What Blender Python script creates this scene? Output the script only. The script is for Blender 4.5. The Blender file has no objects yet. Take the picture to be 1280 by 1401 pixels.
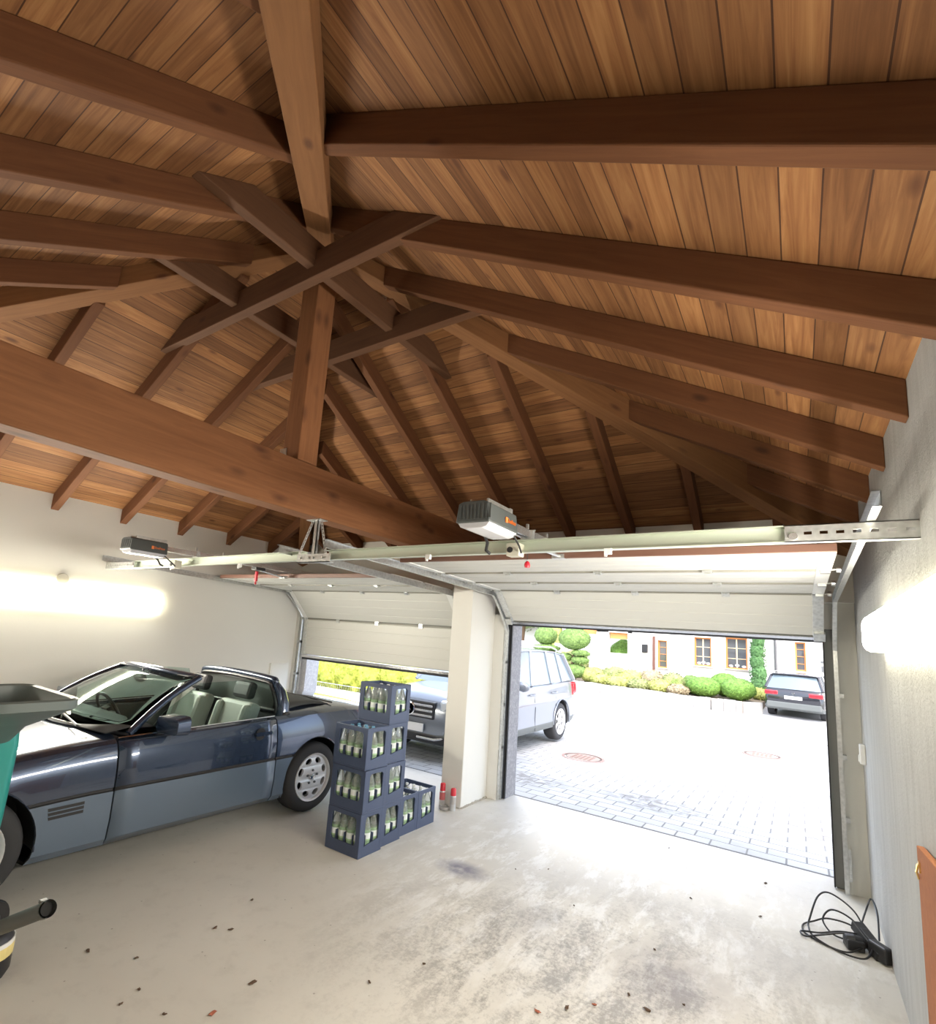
import bpy, bmesh, math, random
from mathutils import Vector, Matrix
from mathutils.geometry import tessellate_polygon
random.seed(7)
PI = math.pi
SC = bpy.context.scene
COL = SC.collection
R = math.radians

# ------------------------------------------------------------------ helpers
class MB:
    """collects geometry; build() links it as one mesh object"""
    def __init__(s): s.v = []; s.f = []; s.m = []; s.uv = {}; s.M = Matrix()
    def V(s, *p):
        s.v.append(s.M @ Vector(p)); return len(s.v) - 1
    def F(s, idx, mi=0, uv=None):
        s.f.append(tuple(idx)); s.m.append(mi)
        if uv: s.uv[len(s.f) - 1] = uv
    def box(s, a, b, mi=0):
        x0, y0, z0 = a; x1, y1, z1 = b
        i = [s.V(x, y, z) for z in (z0, z1) for x, y in ((x0, y0), (x1, y0), (x1, y1), (x0, y1))]
        for q in ((3, 2, 1, 0), (4, 5, 6, 7), (0, 1, 5, 4), (1, 2, 6, 5), (2, 3, 7, 6), (3, 0, 4, 7)): s.F([i[k] for k in q], mi)
    def cbox(s, c, d, mi=0): s.box([c[k] - d[k] / 2 for k in range(3)], [c[k] + d[k] / 2 for k in range(3)], mi)
    def prism(s, poly, fn, t0, t1, mi=0, holes=()):
        """poly of 2D points (with holes) extruded between t0 and t1; fn(u, v, t) -> 3D"""
        loops = [poly] + list(holes)
        tris = tessellate_polygon([[Vector((p[0], p[1], 0)) for p in l] for l in loops])
        flat = [p for l in loops for p in l]
        A = [s.V(*fn(p[0], p[1], t0)) for p in flat]; B = [s.V(*fn(p[0], p[1], t1)) for p in flat]
        for t in tris:
            s.F([A[k] for k in t], mi); s.F([B[k] for k in reversed(t)], mi)
        o = 0
        for l in loops:
            n = len(l)
            for k in range(n):
                a, b = o + k, o + (k + 1) % n
                s.F((A[a], A[b], B[b], B[a]), mi)
            o += n
    def tube(s, pts, r, n=8, mi=0, caps=True, closed=False):
        pts = [Vector(p) for p in pts]; N = len(pts); rings = []
        up = Vector((0, 0, 1)); prev = None
        for i, p in enumerate(pts):
            if closed: d = pts[(i + 1) % N] - pts[i - 1]
            else: d = pts[min(i + 1, N - 1)] - pts[max(i - 1, 0)]
            d = d.normalized() if d.length > 1e-9 else Vector((0, 0, 1))
            if prev is None:
                a = d.cross(up)
                if a.length < 1e-3: a = d.cross(Vector((1, 0, 0)))
            else: a = prev - d * prev.dot(d)
            a.normalize(); prev = a; b = d.cross(a)
            rr = r[i] if isinstance(r, (list, tuple)) else r
            rings.append([s.V(*(p + (a * math.cos(2 * PI * k / n) + b * math.sin(2 * PI * k / n)) * rr)) for k in range(n)])
        L = N if closed else N - 1
        for i in range(L):
            A, B = rings[i], rings[(i + 1) % N]
            for k in range(n): s.F((A[k], A[(k + 1) % n], B[(k + 1) % n], B[k]), mi)
        if caps and not closed: s.F(rings[0][::-1], mi); s.F(rings[-1], mi)
    def lathe(s, prof, n=24, mi=0, axis='z', c=(0, 0, 0), mis=None, caps=True):
        rings = []
        for r, h in prof:
            ring = []
            for k in range(n):
                a = 2 * PI * k / n; x, y = r * math.cos(a), r * math.sin(a)
                p = {'z': (x, y, h), 'x': (h, x, y), 'y': (x, h, y)}[axis]
                ring.append(s.V(p[0] + c[0], p[1] + c[1], p[2] + c[2]))
            rings.append(ring)
        for i in range(len(rings) - 1):
            A, B = rings[i], rings[i + 1]; q = mis[i] if mis else mi
            for k in range(n): s.F((A[k], A[(k + 1) % n], B[(k + 1) % n], B[k]), q)
        if not caps: return
        if prof[0][0] > 1e-4: s.F(rings[0][::-1], mis[0] if mis else mi)
        if prof[-1][0] > 1e-4: s.F(rings[-1], mis[-1] if mis else mi)
    def grid(s, rows, mi=0, close=False, mf=None, skip=None):
        I = [[s.V(*p) for p in r] for r in rows]
        for i in range(len(I) - 1):
            n = len(I[i])
            for k in range(n if close else n - 1):
                if skip and skip(i, k): continue
                s.F((I[i][k], I[i][(k + 1) % n], I[i + 1][(k + 1) % n], I[i + 1][k]), mf(i, k) if mf else mi)
    def blob(s, c, r, sub=3, amp=.08, fr=3., mi=0, seed=0, zmin=None):
        bm = bmesh.new(); bmesh.ops.create_icosphere(bm, subdivisions=sub, radius=1.)
        from mathutils import noise
        base = len(s.v)
        for v in bm.verts:
            q = v.co.normalized(); k = 1 + amp * noise.noise(q * fr + Vector((seed, seed * 2, 0)))
            p = Vector((q.x * r[0] * k + c[0], q.y * r[1] * k + c[1], q.z * r[2] * k + c[2]))
            if zmin is not None: p.z = max(p.z, zmin)
            s.v.append(s.M @ p)
        for f in bm.faces: s.F([base + v.index for v in f.verts], mi)
        bm.free()
    def build(s, name, mats, parent=None, smooth=None, org=None, mat_world=None, bevel=0., solid=0., weld=False):
        if not isinstance(mats, (list, tuple)): mats = [mats]
        me = bpy.data.meshes.new(name)
        vs = [v.copy() for v in s.v]
        if mat_world is not None: O = None
        elif parent is not None: O = Vector((0, 0, 0)) if is_local(parent) else WL(parent)
        elif org is not None: O = Vector(org)
        else:
            lo = [min(v[k] for v in vs) for k in range(3)]; hi = [max(v[k] for v in vs) for k in range(3)]
            O = Vector(((lo[0] + hi[0]) / 2, (lo[1] + hi[1]) / 2, lo[2]))
        if O is not None: vs = [v - O for v in vs]
        me.from_pydata(vs, [], s.f)
        for m in mats: me.materials.append(m)
        for p, m in zip(me.polygons, s.m): p.material_index = m
        if s.uv:
            ul = me.uv_layers.new(name='UVMap')
            for p in me.polygons:
                if p.index in s.uv:
                    for li, c in zip(p.loop_indices, s.uv[p.index]): ul.data[li].uv = c
        bm = bmesh.new(); bm.from_mesh(me)
        if weld: bmesh.ops.remove_doubles(bm, verts=bm.verts, dist=1e-4)
        bmesh.ops.recalc_face_normals(bm, faces=bm.faces); bm.to_mesh(me); bm.free()
        if smooth is not None:
            for p in me.polygons: p.use_smooth = True
            me.set_sharp_from_angle(angle=R(smooth))
        o = bpy.data.objects.new(name, me); COL.objects.link(o)
        if mat_world is not None:
            o.matrix_world = mat_world
        elif parent is None: o.location = O
        if parent is not None: o.parent = parent
        if bevel:
            b = o.modifiers.new('bev', 'BEVEL'); b.width = bevel; b.segments = 2; b.limit_method = 'ANGLE'; b.angle_limit = R(40)
        if solid:
            b = o.modifiers.new('sol', 'SOLIDIFY'); b.thickness = solid; b.offset = -1
        return o

def is_local(o):
    while o:
        if o.get('_local'): return True
        o = o.parent
    return False
def WL(o):
    p = Vector(o.location)
    while o.parent: o = o.parent; p += Vector(o.location)
    return p
def tag(o, label=None, cat=None, group=None, kind=None):
    if label: o['label'] = label
    if cat: o['category'] = cat
    if group: o['group'] = group
    if kind: o['kind'] = kind
    return o
def empty(name, loc, label, cat, group=None, kind=None, rz=0, local=False):
    o = bpy.data.objects.new(name, None); COL.objects.link(o); o.location = loc; o.rotation_euler = (0, 0, rz)
    o.empty_display_size = .1
    if local: o['_local'] = 1
    return tag(o, label, cat, group, kind)
def copy_tree(o, parent=None, loc=None, rz=None, label=None, group=None):
    c = o.copy(); COL.objects.link(c); c.parent = parent
    if loc is not None: c.location = loc
    if rz is not None: c.rotation_euler = (c.rotation_euler[0], c.rotation_euler[1], rz)
    if label: c['label'] = label
    if group: c['group'] = group
    for ch in [x for x in list(COL.objects) if x.parent == o]: copy_tree(ch, c)
    return c

# ------------------------------------------------------------------ materials
def mat(name, col, rough=.5, metal=0., **k):
    m = bpy.data.materials.new(name); m.use_nodes = True
    b = m.node_tree.nodes['Principled BSDF']
    b.inputs['Base Color'].default_value = (*col, 1); b.inputs['Roughness'].default_value = rough
    b.inputs['Metallic'].default_value = metal
    for a, v in k.items(): b.inputs[a.replace('_', ' ')].default_value = v
    return m
class NT:
    def __init__(s, m): s.m = m; s.t = m.node_tree; s.b = s.t.nodes['Principled BSDF']
    def n(s, ty, ins=None, **at):
        x = s.t.nodes.new(ty)
        for a, v in at.items(): setattr(x, a, v)
        for a, v in (ins or {}).items():
            if isinstance(v, bpy.types.NodeSocket): s.t.links.new(v, x.inputs[a])
            else: x.inputs[a].default_value = v
        return x
    def co(s, which='Object', scale=(1, 1, 1), rot=(0, 0, 0)):
        tc = s.n('ShaderNodeTexCoord')
        return s.n('ShaderNodeMapping', {'Vector': tc.outputs[which], 'Scale': scale, 'Rotation': rot}).outputs[0]
    def noise(s, vec, scale, detail=4, rough=.55, dist=0.):
        return s.n('ShaderNodeTexNoise', {'Vector': vec, 'Scale': scale, 'Detail': detail, 'Roughness': rough, 'Distortion': dist}).outputs[0]
    def ramp(s, fac, stops, interp='LINEAR'):
        r = s.n('ShaderNodeValToRGB', {'Fac': fac}); e = r.color_ramp.elements; r.color_ramp.interpolation = interp
        while len(e) < len(stops): e.new(.5)
        for q, (p, c) in zip(e, stops):
            q.position = p; q.color = (*c, 1) if len(c) == 3 else c
        return r.outputs[0]
    def mix(s, f, a, b, mode='MIX'):
        x = s.n('ShaderNodeMix', data_type='RGBA', blend_type=mode)
        for i, v in ((0, f), (6, a), (7, b)):
            if isinstance(v, bpy.types.NodeSocket): s.t.links.new(v, x.inputs[i])
            else: x.inputs[i].default_value = v if i == 0 else (*v, 1)
        return x.outputs[2]
    def math(s, op, a, b=0., c=0.):
        x = s.n('ShaderNodeMath', operation=op)
        for i, v in enumerate((a, b, c)):
            if isinstance(v, bpy.types.NodeSocket): s.t.links.new(v, x.inputs[i])
            else: x.inputs[i].default_value = v
        return x.outputs[0]
    def set(s, name, v): s.t.links.new(v, s.b.inputs[name])
    def bump(s, h, strength=.3, dist=.01):
        s.set('Normal', s.n('ShaderNodeBump', {'Height': h, 'Strength': strength, 'Distance': dist}).outputs[0])

def g3(v): return (v, v, v)
def wood_mat(name, c1, c2, knot, seed=0., rough=.55, big=0):
    m = mat(name, c1, .78, 0, Specular_IOR_Level=.22); t = NT(m)
    v = t.co('Object', (1, 1, 1), (0, 0, 0))
    loc = t.n('ShaderNodeObjectInfo').outputs['Random']
    off = t.n('ShaderNodeCombineXYZ', {'X': t.math('MULTIPLY', loc, 37.), 'Y': t.math('MULTIPLY', loc, 11.), 'Z': seed})
    vv = t.n('ShaderNodeVectorMath', {0: v, 1: off.outputs[0]}, operation='ADD').outputs[0]
    st = t.n('ShaderNodeMapping', {'Vector': vv, 'Scale': (.9, 14, 14)}).outputs[0]
    gr = t.noise(st, 2.2, 6, .6, .8)
    base = t.ramp(gr, [(.3, c2), (.7, c1)])
    bl = t.noise(vv, 1.3, 2, .5); base = t.mix(t.math('MULTIPLY', bl, .45), base, tuple(x * .72 for x in c1))
    kn = t.n('ShaderNodeTexVoronoi', {'Vector': t.n('ShaderNodeMapping', {'Vector': vv, 'Scale': ((3.4, 7.5, 7.5) if big else (2.2, 5.2, 5.2))}).outputs[0], 'Scale': 1.0, 'Randomness': 1.}).outputs['Distance']
    km = t.ramp(kn, [(.05, (1, 1, 1)), (.30 if big else .15, (0, 0, 0))])
    base = t.mix(t.math('MULTIPLY', km, .8), base, knot)
    t.set('Base Color', base); t.bump(gr, .12, .004)
    return m
# colours are real surface colours; grading comes from light
WOOD = wood_mat('stained_timber', (.158, .064, .026), (.108, .042, .018), (.05, .020, .011))
WOOD_TIE = wood_mat('stained_timber_tie', (.275, .120, .052), (.195, .080, .034), (.085, .032, .018), 5., big=1)
WOOD_HIP = wood_mat('stained_timber_hip', (.235, .108, .043), (.17, .074, .029), (.08, .03, .016), 9.)
WOOD_COL = wood_mat('stained_timber_collar', (.120, .055, .027), (.085, .038, .019), (.05, .022, .014), 3.)

def board_mat():
    m = mat('ceiling_boards', (.5, .25, .1), .7, 0, Specular_IOR_Level=.3); t = NT(m)
    uv = t.n('ShaderNodeTexCoord').outputs['UV']
    sp = t.n('ShaderNodeSeparateXYZ', {0: uv})
    u, v = sp.outputs[0], sp.outputs[1]
    vb = t.math('DIVIDE', v, .118)
    row = t.math('FLOOR', vb); fr = t.math('FRACT', vb)
    rn = t.n('ShaderNodeTexWhiteNoise', {'W': row}, noise_dimensions='1D').outputs[0]
    ul = t.math('DIVIDE', t.math('ADD', u, t.math('MULTIPLY', rn, 9.)), 40.)
    seg = t.math('FLOOR', ul); fu = t.math('FRACT', ul)
    idn = t.math('ADD', t.math('MULTIPLY', row, 7.31), seg)
    rb = t.n('ShaderNodeTexWhiteNoise', {'W': idn}, noise_dimensions='1D').outputs[0]
    vec = t.n('ShaderNodeCombineXYZ', {'X': u, 'Y': t.math('MULTIPLY', v, 16.), 'Z': t.math('MULTIPLY', idn, 3.7)}).outputs[0]
    gr = t.noise(vec, 1.6, 6, .6, 1.2)
    base = t.ramp(gr, [(.25, (.155, .062, .023)), (.5, (.262, .117, .045)), (.75, (.37, .185, .075))])
    tone = t.ramp(rb, [(0., (.62, .58, .55)), (.5, (.85, .85, .85)), (1., (1.12, 1.12, 1.08))])
    base = t.mix(1., base, tone, 'MULTIPLY')
    kv = t.n('ShaderNodeCombineXYZ', {'X': t.math('MULTIPLY', u, 2.6), 'Y': t.math('MULTIPLY', v, 6.5), 'Z': t.math('MULTIPLY', idn, 1.3)}).outputs[0]
    kn = t.n('ShaderNodeTexVoronoi', {'Vector': kv, 'Scale': 1.}).outputs['Distance']
    base = t.mix(t.math('MULTIPLY', t.ramp(kn, [(.06, (1, 1, 1)), (.16, (0, 0, 0))]), .85), base, (.10, .035, .015))
    gap = t.math('ADD', t.math('LESS_THAN', fr, .045), t.math('LESS_THAN', fu, .0001)); gap = t.math('MINIMUM', gap, 1.)
    base = t.mix(t.math('MULTIPLY', gap, .93), base, (.05, .018, .008))
    t.set('Base Color', base)
    t.bump(t.math('SUBTRACT', t.math('MULTIPLY', gr, .1), gap), .5, .01)
    return m
BOARDS = board_mat()

def plaster(name, col, col2, bscale, bstr, streak=0.):
    m = mat(name, col, .9); t = NT(m)
    v = t.co('Object'); n = t.noise(v, .9, 3, .5)
    base = t.mix(n, col, col2)
    if streak:
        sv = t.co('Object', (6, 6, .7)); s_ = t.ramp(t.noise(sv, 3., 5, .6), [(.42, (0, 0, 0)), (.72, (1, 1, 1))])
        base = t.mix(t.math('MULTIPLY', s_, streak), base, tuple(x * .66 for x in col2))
    t.set('Base Color', base); t.bump(t.noise(v, bscale, 6, .7), bstr, .012)
    return m
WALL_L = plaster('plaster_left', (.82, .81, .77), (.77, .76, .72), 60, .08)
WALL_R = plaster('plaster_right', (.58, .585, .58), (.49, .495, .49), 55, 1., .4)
WALL_F = plaster('plaster_front', (.72, .71, .66), (.66, .65, .60), 50, .12)
PIER = plaster('plaster_pier', (.78, .77, .73), (.74, .73, .69), 50, .1)
OUTSIDE = plaster('outside_plaster', (.8, .79, .76), (.74, .73, .70), 60, .3)

def floor_mat():
    m = mat('garage_screed', (.5, .48, .44), .5); t = NT(m)
    v = t.co('Object')
    n1 = t.noise(v, 1.1, 5, .6, .4); n2 = t.noise(v, 7., 6, .7)
    base = t.mix(n1, (.56, .535, .485), (.70, .675, .62))
    base = t.mix(t.math('MULTIPLY', t.ramp(n2, [(.52, (0, 0, 0)), (.75, (1, 1, 1))]), .35), base, (.42, .395, .355))
    # bands of dried dusty tyre tracks running from the right door into the room
    sv = t.co('Object', (1., .36, 1.), (0, 0, R(-28)))
    dirt = t.math('ADD', t.math('MULTIPLY', t.noise(sv, 4.2, 10, .78, .3), .62), t.math('MULTIPLY', t.noise(v, 34., 6, .8), .38))
    sp = t.n('ShaderNodeSeparateXYZ', {0: t.co('Object')})
    def spot(x, y, rx, ry):
        dx = t.math('DIVIDE', t.math('SUBTRACT', sp.outputs[0], x), rx); dy = t.math('DIVIDE', t.math('SUBTRACT', sp.outputs[1], y), ry)
        d = t.math('SQRT', t.math('ADD', t.math('MULTIPLY', dx, dx), t.math('MULTIPLY', dy, dy)))
        return t.math('MAXIMUM', t.math('SUBTRACT', 1., d), 0.)
    area = t.math('ADD', spot(2.3, .9, 1.3, 1.5), spot(1.5, .5, 1.2, 1.2))
    dm = t.math('MULTIPLY', t.math('MINIMUM', area, 1.), t.ramp(dirt, [(.475, (0, 0, 0)), (.57, (1, 1, 1))]))
    base = t.mix(t.math('MULTIPLY', dm, .8), base, (.25, .235, .215))
    pale = t.math('MULTIPLY', t.math('MINIMUM', t.math('ADD', spot(2.2, 1.6, 2.2, 2.2), spot(1.0, 1.6, 1.4, 1.6)), 1.), t.ramp(t.noise(sv, 6., 9, .75, .3), [(.5, (0, 0, 0)), (.6, (1, 1, 1))]))
    base = t.mix(t.math('MULTIPLY', pale, .6), base, (.86, .86, .85))
    for x, y, rx, ry, k, c in ((.83, 1.32, .26, .17, .9, (.20, .19, .24)), (2.36, 1.0, .42, .5, .5, (.22, .20, .20)), (1.55, 1.05, .2, .3, .35, (.3, .28, .26)), (2.9, 1.5, .5, .4, .22, (.4, .39, .38))):
        sm = t.math('MULTIPLY', spot(x, y, rx, ry), t.ramp(t.noise(v, 9., 5, .6), [(.25, (.3, .3, .3)), (.6, (1, 1, 1))]))
        base = t.mix(t.math('MINIMUM', t.math('MULTIPLY', sm, k * 1.6), 1.), base, c)
    sk = t.n('ShaderNodeTexVoronoi', {'Vector': v, 'Scale': 9.}).outputs['Distance']
    base = t.mix(t.math('MULTIPLY', t.ramp(sk, [(.03, (1, 1, 1)), (.06, (0, 0, 0))]), .6), base, (.14, .11, .09))
    t.set('Base Color', base)
    rr = t.ramp(n1, [(.3, g3(.42)), (.7, g3(.62))]); t.set('Roughness', rr)
    t.bump(n2, .12, .004)
    return m
FLOOR = floor_mat()

def paver_mat():
    m = mat('concrete_pavers', (.6, .6, .58), .85); t = NT(m)
    v = t.co('Object')
    b = t.n('ShaderNodeTexBrick', {'Vector': v, 'Color1': (.47, .465, .455, 1), 'Color2': (.54, .535, .52, 1), 'Mortar': (.20, .195, .19, 1), 'Scale': 1., 'Mortar Size': .008, 'Brick Width': .30, 'Row Height': .19, 'Bias': -.3})
    n = t.noise(v, 1.3, 5, .65)
    base = t.mix(t.math('MULTIPLY', t.ramp(n, [(.55, (0, 0, 0)), (.72, (1, 1, 1))]), .45), b.outputs[0], (.33, .32, .305))
    sp = t.n('ShaderNodeSeparateXYZ', {0: v})
    for x, y, rx, ry in ((1.55, 4.5, .75, .5), (.0, 4.25, .6, .45), (3.2, 4.8, .6, .4)):
        dx = t.math('DIVIDE', t.math('SUBTRACT', sp.outputs[0], x), rx); dy = t.math('DIVIDE', t.math('SUBTRACT', sp.outputs[1], y), ry)
        d = t.math('MAXIMUM', t.math('SUBTRACT', 1., t.math('SQRT', t.math('ADD', t.math('MULTIPLY', dx, dx), t.math('MULTIPLY', dy, dy)))), 0.)
        s_ = t.math('MULTIPLY', t.math('MINIMUM', t.math('MULTIPLY', d, 2.), 1.), t.ramp(t.noise(v, 8., 6, .7), [(.4, (0, 0, 0)), (.6, (1, 1, 1))]))
        base = t.mix(t.math('MULTIPLY', s_, .75), base, (.17, .155, .14))
    t.set('Base Color', base); t.bump(b.outputs[1], -.25, .006)
    return m
PAVER = paver_mat()
ROAD = plaster('road_asphalt', (.52, .52, .52), (.45, .45, .45), 90, .4)
GUTTER = plaster('gutter_stone', (.21, .205, .20), (.16, .155, .15), 40, .4)
CURB = plaster('kerb_stone', (.50, .49, .47), (.38, .37, .355), 30, .5)

def speckle(name, c1, c2):
    m = mat(name, c1, .85); t = NT(m); v = t.co('Object')
    n = t.noise(v, 38, 3, .5); k = t.n('ShaderNodeTexVoronoi', {'Vector': v, 'Scale': 22.}).outputs['Distance']
    base = t.mix(t.ramp(n, [(.45, (0, 0, 0)), (.6, (1, 1, 1))]), c1, c2)
    base = t.mix(t.ramp(k, [(.1, (1, 1, 1)), (.16, (0, 0, 0))]), base, tuple(x * 1.3 for x in c2))
    t.set('Base Color', base); t.bump(n, .3, .004); return m
CONC = speckle('exposed_concrete', (.27, .265, .28), (.34, .335, .35))

GALV = mat('galvanised_steel', (.62, .63, .62), .33, .85); t_ = NT(GALV)
t_.set('Base Color', t_.mix(t_.n('ShaderNodeTexVoronoi', {'Vector': t_.co('Object'), 'Scale': 40.}).outputs['Distance'], (.52, .53, .52), (.72, .73, .72)))
GALV_G = mat('zinc_rail_greenish', (.60, .65, .55), .4, .6)
STEELD = mat('dark_steel', (.16, .165, .17), .45, .6)
ALU = mat('aluminium', (.75, .75, .75), .25, .9)
PANEL = mat('door_panel_white', (.66, .655, .61), .45)
tt = NT(PANEL); tt.bump(tt.noise(tt.co('Object', (1, 1, 30)), 20, 3, .6), .05, .002)
RUB = mat('black_rubber', (.025, .025, .027), .6)
SEALB = mat('brown_seal', (.17, .085, .06), .5)
LIP = mat('seam_lip_grey', (.26, .25, .215), .5)
SEALG = mat('grey_joint_rubber', (.10, .098, .09), .7)
TYRE = mat('tyre_rubber', (.035, .035, .037), .75)
RIM = mat('silver_rim', (.80, .80, .81), .35, .2)
BOXG = mat('opener_grey', (.075, .085, .085), .45)
BOXU = mat('opener_lamp_cover', (.8, .8, .85), .25, 0, Transmission_Weight=.2)
ORNG = mat('orange_print', (.85, .22, .05), .5)
REDP = mat('red_plastic', (.62, .03, .05), .35)
BLKP = mat('black_plastic', (.02, .02, .022), .4)
GRYP = mat('grey_plastic', (.12, .13, .125), .5)
WHTP = mat('white_plastic', (.8, .8, .78), .4)
CRATE = mat('crate_blue_plastic', (.060, .082, .150), .45)
LAMP = mat('lamp_diffuser', (.9, .9, .85), .4)
def emit(m, col, st):
    b = m.node_tree.nodes['Principled BSDF']; b.inputs['Emission Color'].default_value = (*col, 1); b.inputs['Emission Strength'].default_value = st
LAMP_R = mat('lamp_diffuser_round', (.9, .9, .85), .4)

# ------------------------------------------------------------------ room constants (metres)
W, FY, BY = 3.3925, 3.048, -3.2366     # side walls, front inner face, back wall
APX = 4.83                             # underside of boards at the apex
SL_S, SL_F, SL_B = .5603, .600, .587   # slopes of side, front, back planes
ZS, ZF, ZB = 2.93, 3.00, 2.93          # board underside at the wall faces
OUT = 3.43                             # outer face of the front wall
def zside(x): return APX - SL_S * abs(x)
def zfront(y): return APX - SL_F * y
def zback(y): return APX - SL_B * abs(y)

def S(o): return tag(o, kind='structure')
b = MB(); b.box((-W - .4, BY - .4, -.12), (W + .4, OUT - .035, 0)); S(b.build('floor', FLOOR, org=(0, 0, 0)))
b = MB(); b.box((-W - .3, BY - .3, 0), (-W, OUT, ZS)); S(b.build('wall_left', WALL_L))
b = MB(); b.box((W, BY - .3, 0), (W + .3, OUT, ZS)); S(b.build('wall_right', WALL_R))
b = MB(); b.box((-W, BY - .3, 0), (W, BY, ZB)); S(b.build('wall_back', WALL_L))
# front wall with two openings
HZ = 2.16
b = MB()
b.box((-W, FY, HZ + .1), (W, OUT, ZF)); b.box((-W, FY + .13, HZ - .12), (W, OUT, HZ + .1))
b.box((-W, FY, 0), (-W + .06, OUT, HZ + .1))
b.box((W - .14, FY + .07, 0), (W, OUT, HZ + .1))
S(b.build('wall_front', WALL_F))
b = MB(); b.box((-.18, 2.504, 0), (.077, FY, 2.55)); S(b.build('pillar', PIER, bevel=.008))
b = MB(); b.box((-.27, FY + .0, 0), (.20, OUT - .27, HZ - .12)); S(b.build('trim_1', PIER))
b = MB(); b.box((-.30, OUT - .27, 0), (.25, OUT, HZ - .12)); S(b.build('trim_2', CONC))
b = MB(); b.box((-W + .06, FY + .13, 0), (-W + .19, OUT, HZ - .12)); S(b.build('trim_3', speckle('pale_speckled_plaster', (.62, .61, .64), (.72, .71, .73))))
b = MB(); b.box((W - .205, FY + .13, 0), (W - .14, OUT, HZ - .12)); S(b.build('trim_4', STEELD))
b = MB(); b.box((.25, OUT - .035, -.05), (W - .2, OUT, -.002)); b.box((-W + .19, OUT - .035, -.05), (-.30, OUT, -.002)); S(b.build('trim_5', GUTTER))
# debris / rough base where the pillar meets the floor
b = MB()
for i in range(16):
    y = 2.52 + i * .036; b.blob((.082, y, .006), (.012 + random.random() * .008, .02, .010 + random.random() * .012), 1, .3, 3., 0, i)
S(b.build('trim_6', plaster('crumbled_plaster', (.5, .47, .42), (.36, .33, .28), 40, .6)))

# board ceiling: four planes meeting at the apex
def hipdir(ss, sf): # ratio dy/dx on the hip line
    return ss / sf
b = MB()
def plane(poly, zf, th=.08, uvf=None):
    lo = [b.V(x, y, zf(x, y)) for x, y in poly]; hi = [b.V(x, y, zf(x, y) + th) for x, y in poly]
    b.F(lo, 0, [uvf(x, y) for x, y in poly]); b.F(hi[::-1], 1, [(0, 0)] * len(poly))
    n = len(poly)
    for k in range(n): b.F((lo[k], lo[(k + 1) % n], hi[(k + 1) % n], hi[k]), 1, [(0, 0)] * 4)
EX = .45; kf = hipdir(SL_S, SL_F); kb = hipdir(SL_S, SL_B); X = W + EX
cs = math.sqrt(1 + SL_S ** 2); cf = math.sqrt(1 + SL_F ** 2); cb = math.sqrt(1 + SL_B ** 2)
plane([(0, 0), (X, -kb * X), (X, kf * X)], lambda x, y: zside(x), uvf=lambda x, y: (y + 20, abs(x) * cs))
plane([(0, 0), (-X, kf * X), (-X, -kb * X)], lambda x, y: zside(x), uvf=lambda x, y: (y + 50, abs(x) * cs + 11.8))
plane([(0, 0), (X, kf * X), (-X, kf * X)], lambda x, y: zfront(y), uvf=lambda x, y: (x + 80, y * cf + 23.6))
plane([(0, 0), (-X, -kb * X), (X, -kb * X)], lambda x, y: zback(y), uvf=lambda x, y: (x + 110, abs(y) * cb + 35.4))
ROOFT = mat('roof_underlay', (.2, .12, .08), .9)
S(b.build('ceiling', [BOARDS, ROOFT], org=(0, 0, ZS)))

# ------------------------------------------------------------------ roof timbers
def frame_x(p0, p1, up=Vector((0, 0, 1))):
    x = (Vector(p1) - Vector(p0)).normalized(); y = up.cross(x).normalized(); z = x.cross(y)
    return Matrix(((x.x, y.x, z.x, p0[0]), (x.y, y.y, z.y, p0[1]), (x.z, y.z, z.z, p0[2]), (0, 0, 0, 1)))
def timber(name, poly3, wdir, w, m, label, cat, group=None, along=None, bevel=.006):
    """poly3: outline in a vertical plane (world points); extruded +-w/2 along wdir; grain follows the object's x axis"""
    p0, p1 = (along if along else (poly3[0], poly3[1]))
    M = frame_x(p0, p1); I = M.inverted(); b = MB(); wd = Vector(wdir).normalized() * (w / 2)
    A = [b.V(*(I @ (Vector(p) - wd))) for p in poly3]; B = [b.V(*(I @ (Vector(p) + wd))) for p in poly3]
    b.F(A); b.F(B[::-1]); n = len(poly3)
    for k in range(n): b.F((A[k], A[(k + 1) % n], B[(k + 1) % n], B[k]))
    o = b.build(name, m, mat_world=M, bevel=bevel)
    return tag(o, label, cat, group)
ORD = ['first', 'second', 'third', 'fourth', 'fifth', 'sixth', 'seventh', 'eighth', 'ninth', 'tenth']
RD = .168; RW = .074
# side slopes
for sgn, side, ys in ((-1, 'left', [2.387, 1.702, 1.015, .330, -.356, -1.04, -1.73, -2.41]), (1, 'right', [2.361, 1.675, .990, .304, -.381, -1.067, -1.753, -2.44])):
    for i, y in enumerate(ys):
        xi = abs(y) / (kf if y > 0 else kb) + .09
        p = [(sgn * W, y, zside(W) - RD), (sgn * xi, y, zside(xi) - RD), (sgn * xi, y, zside(xi)), (sgn * W, y, zside(W))]
        lab = 'brown rafter on the %s roof slope, %s back from the front wall' % (side, ORD[i])
        timber('rafter', p, (0, 1, 0), RW, WOOD, lab, 'rafter', 'rafters of the pyramid roof')
RDF = .168
for i, x in enumerate([-2.809, -2.176, -1.543, -.91, -.277, .356, .989, 1.622, 2.254, 2.887]):
    yi = abs(x) * kf + .09
    if yi > FY - .15: continue
    p = [(x, FY, zfront(FY) - RDF), (x, yi, zfront(yi) - RDF), (x, yi, zfront(yi)), (x, FY, zfront(FY))]
    lab = ('brown rafter on the front roof slope above the garage doors, %s from the left' % ORD[i - 0])
    timber('rafter', p, (1, 0, 0), RW, WOOD, lab, 'rafter', 'rafters of the pyramid roof')
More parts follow.
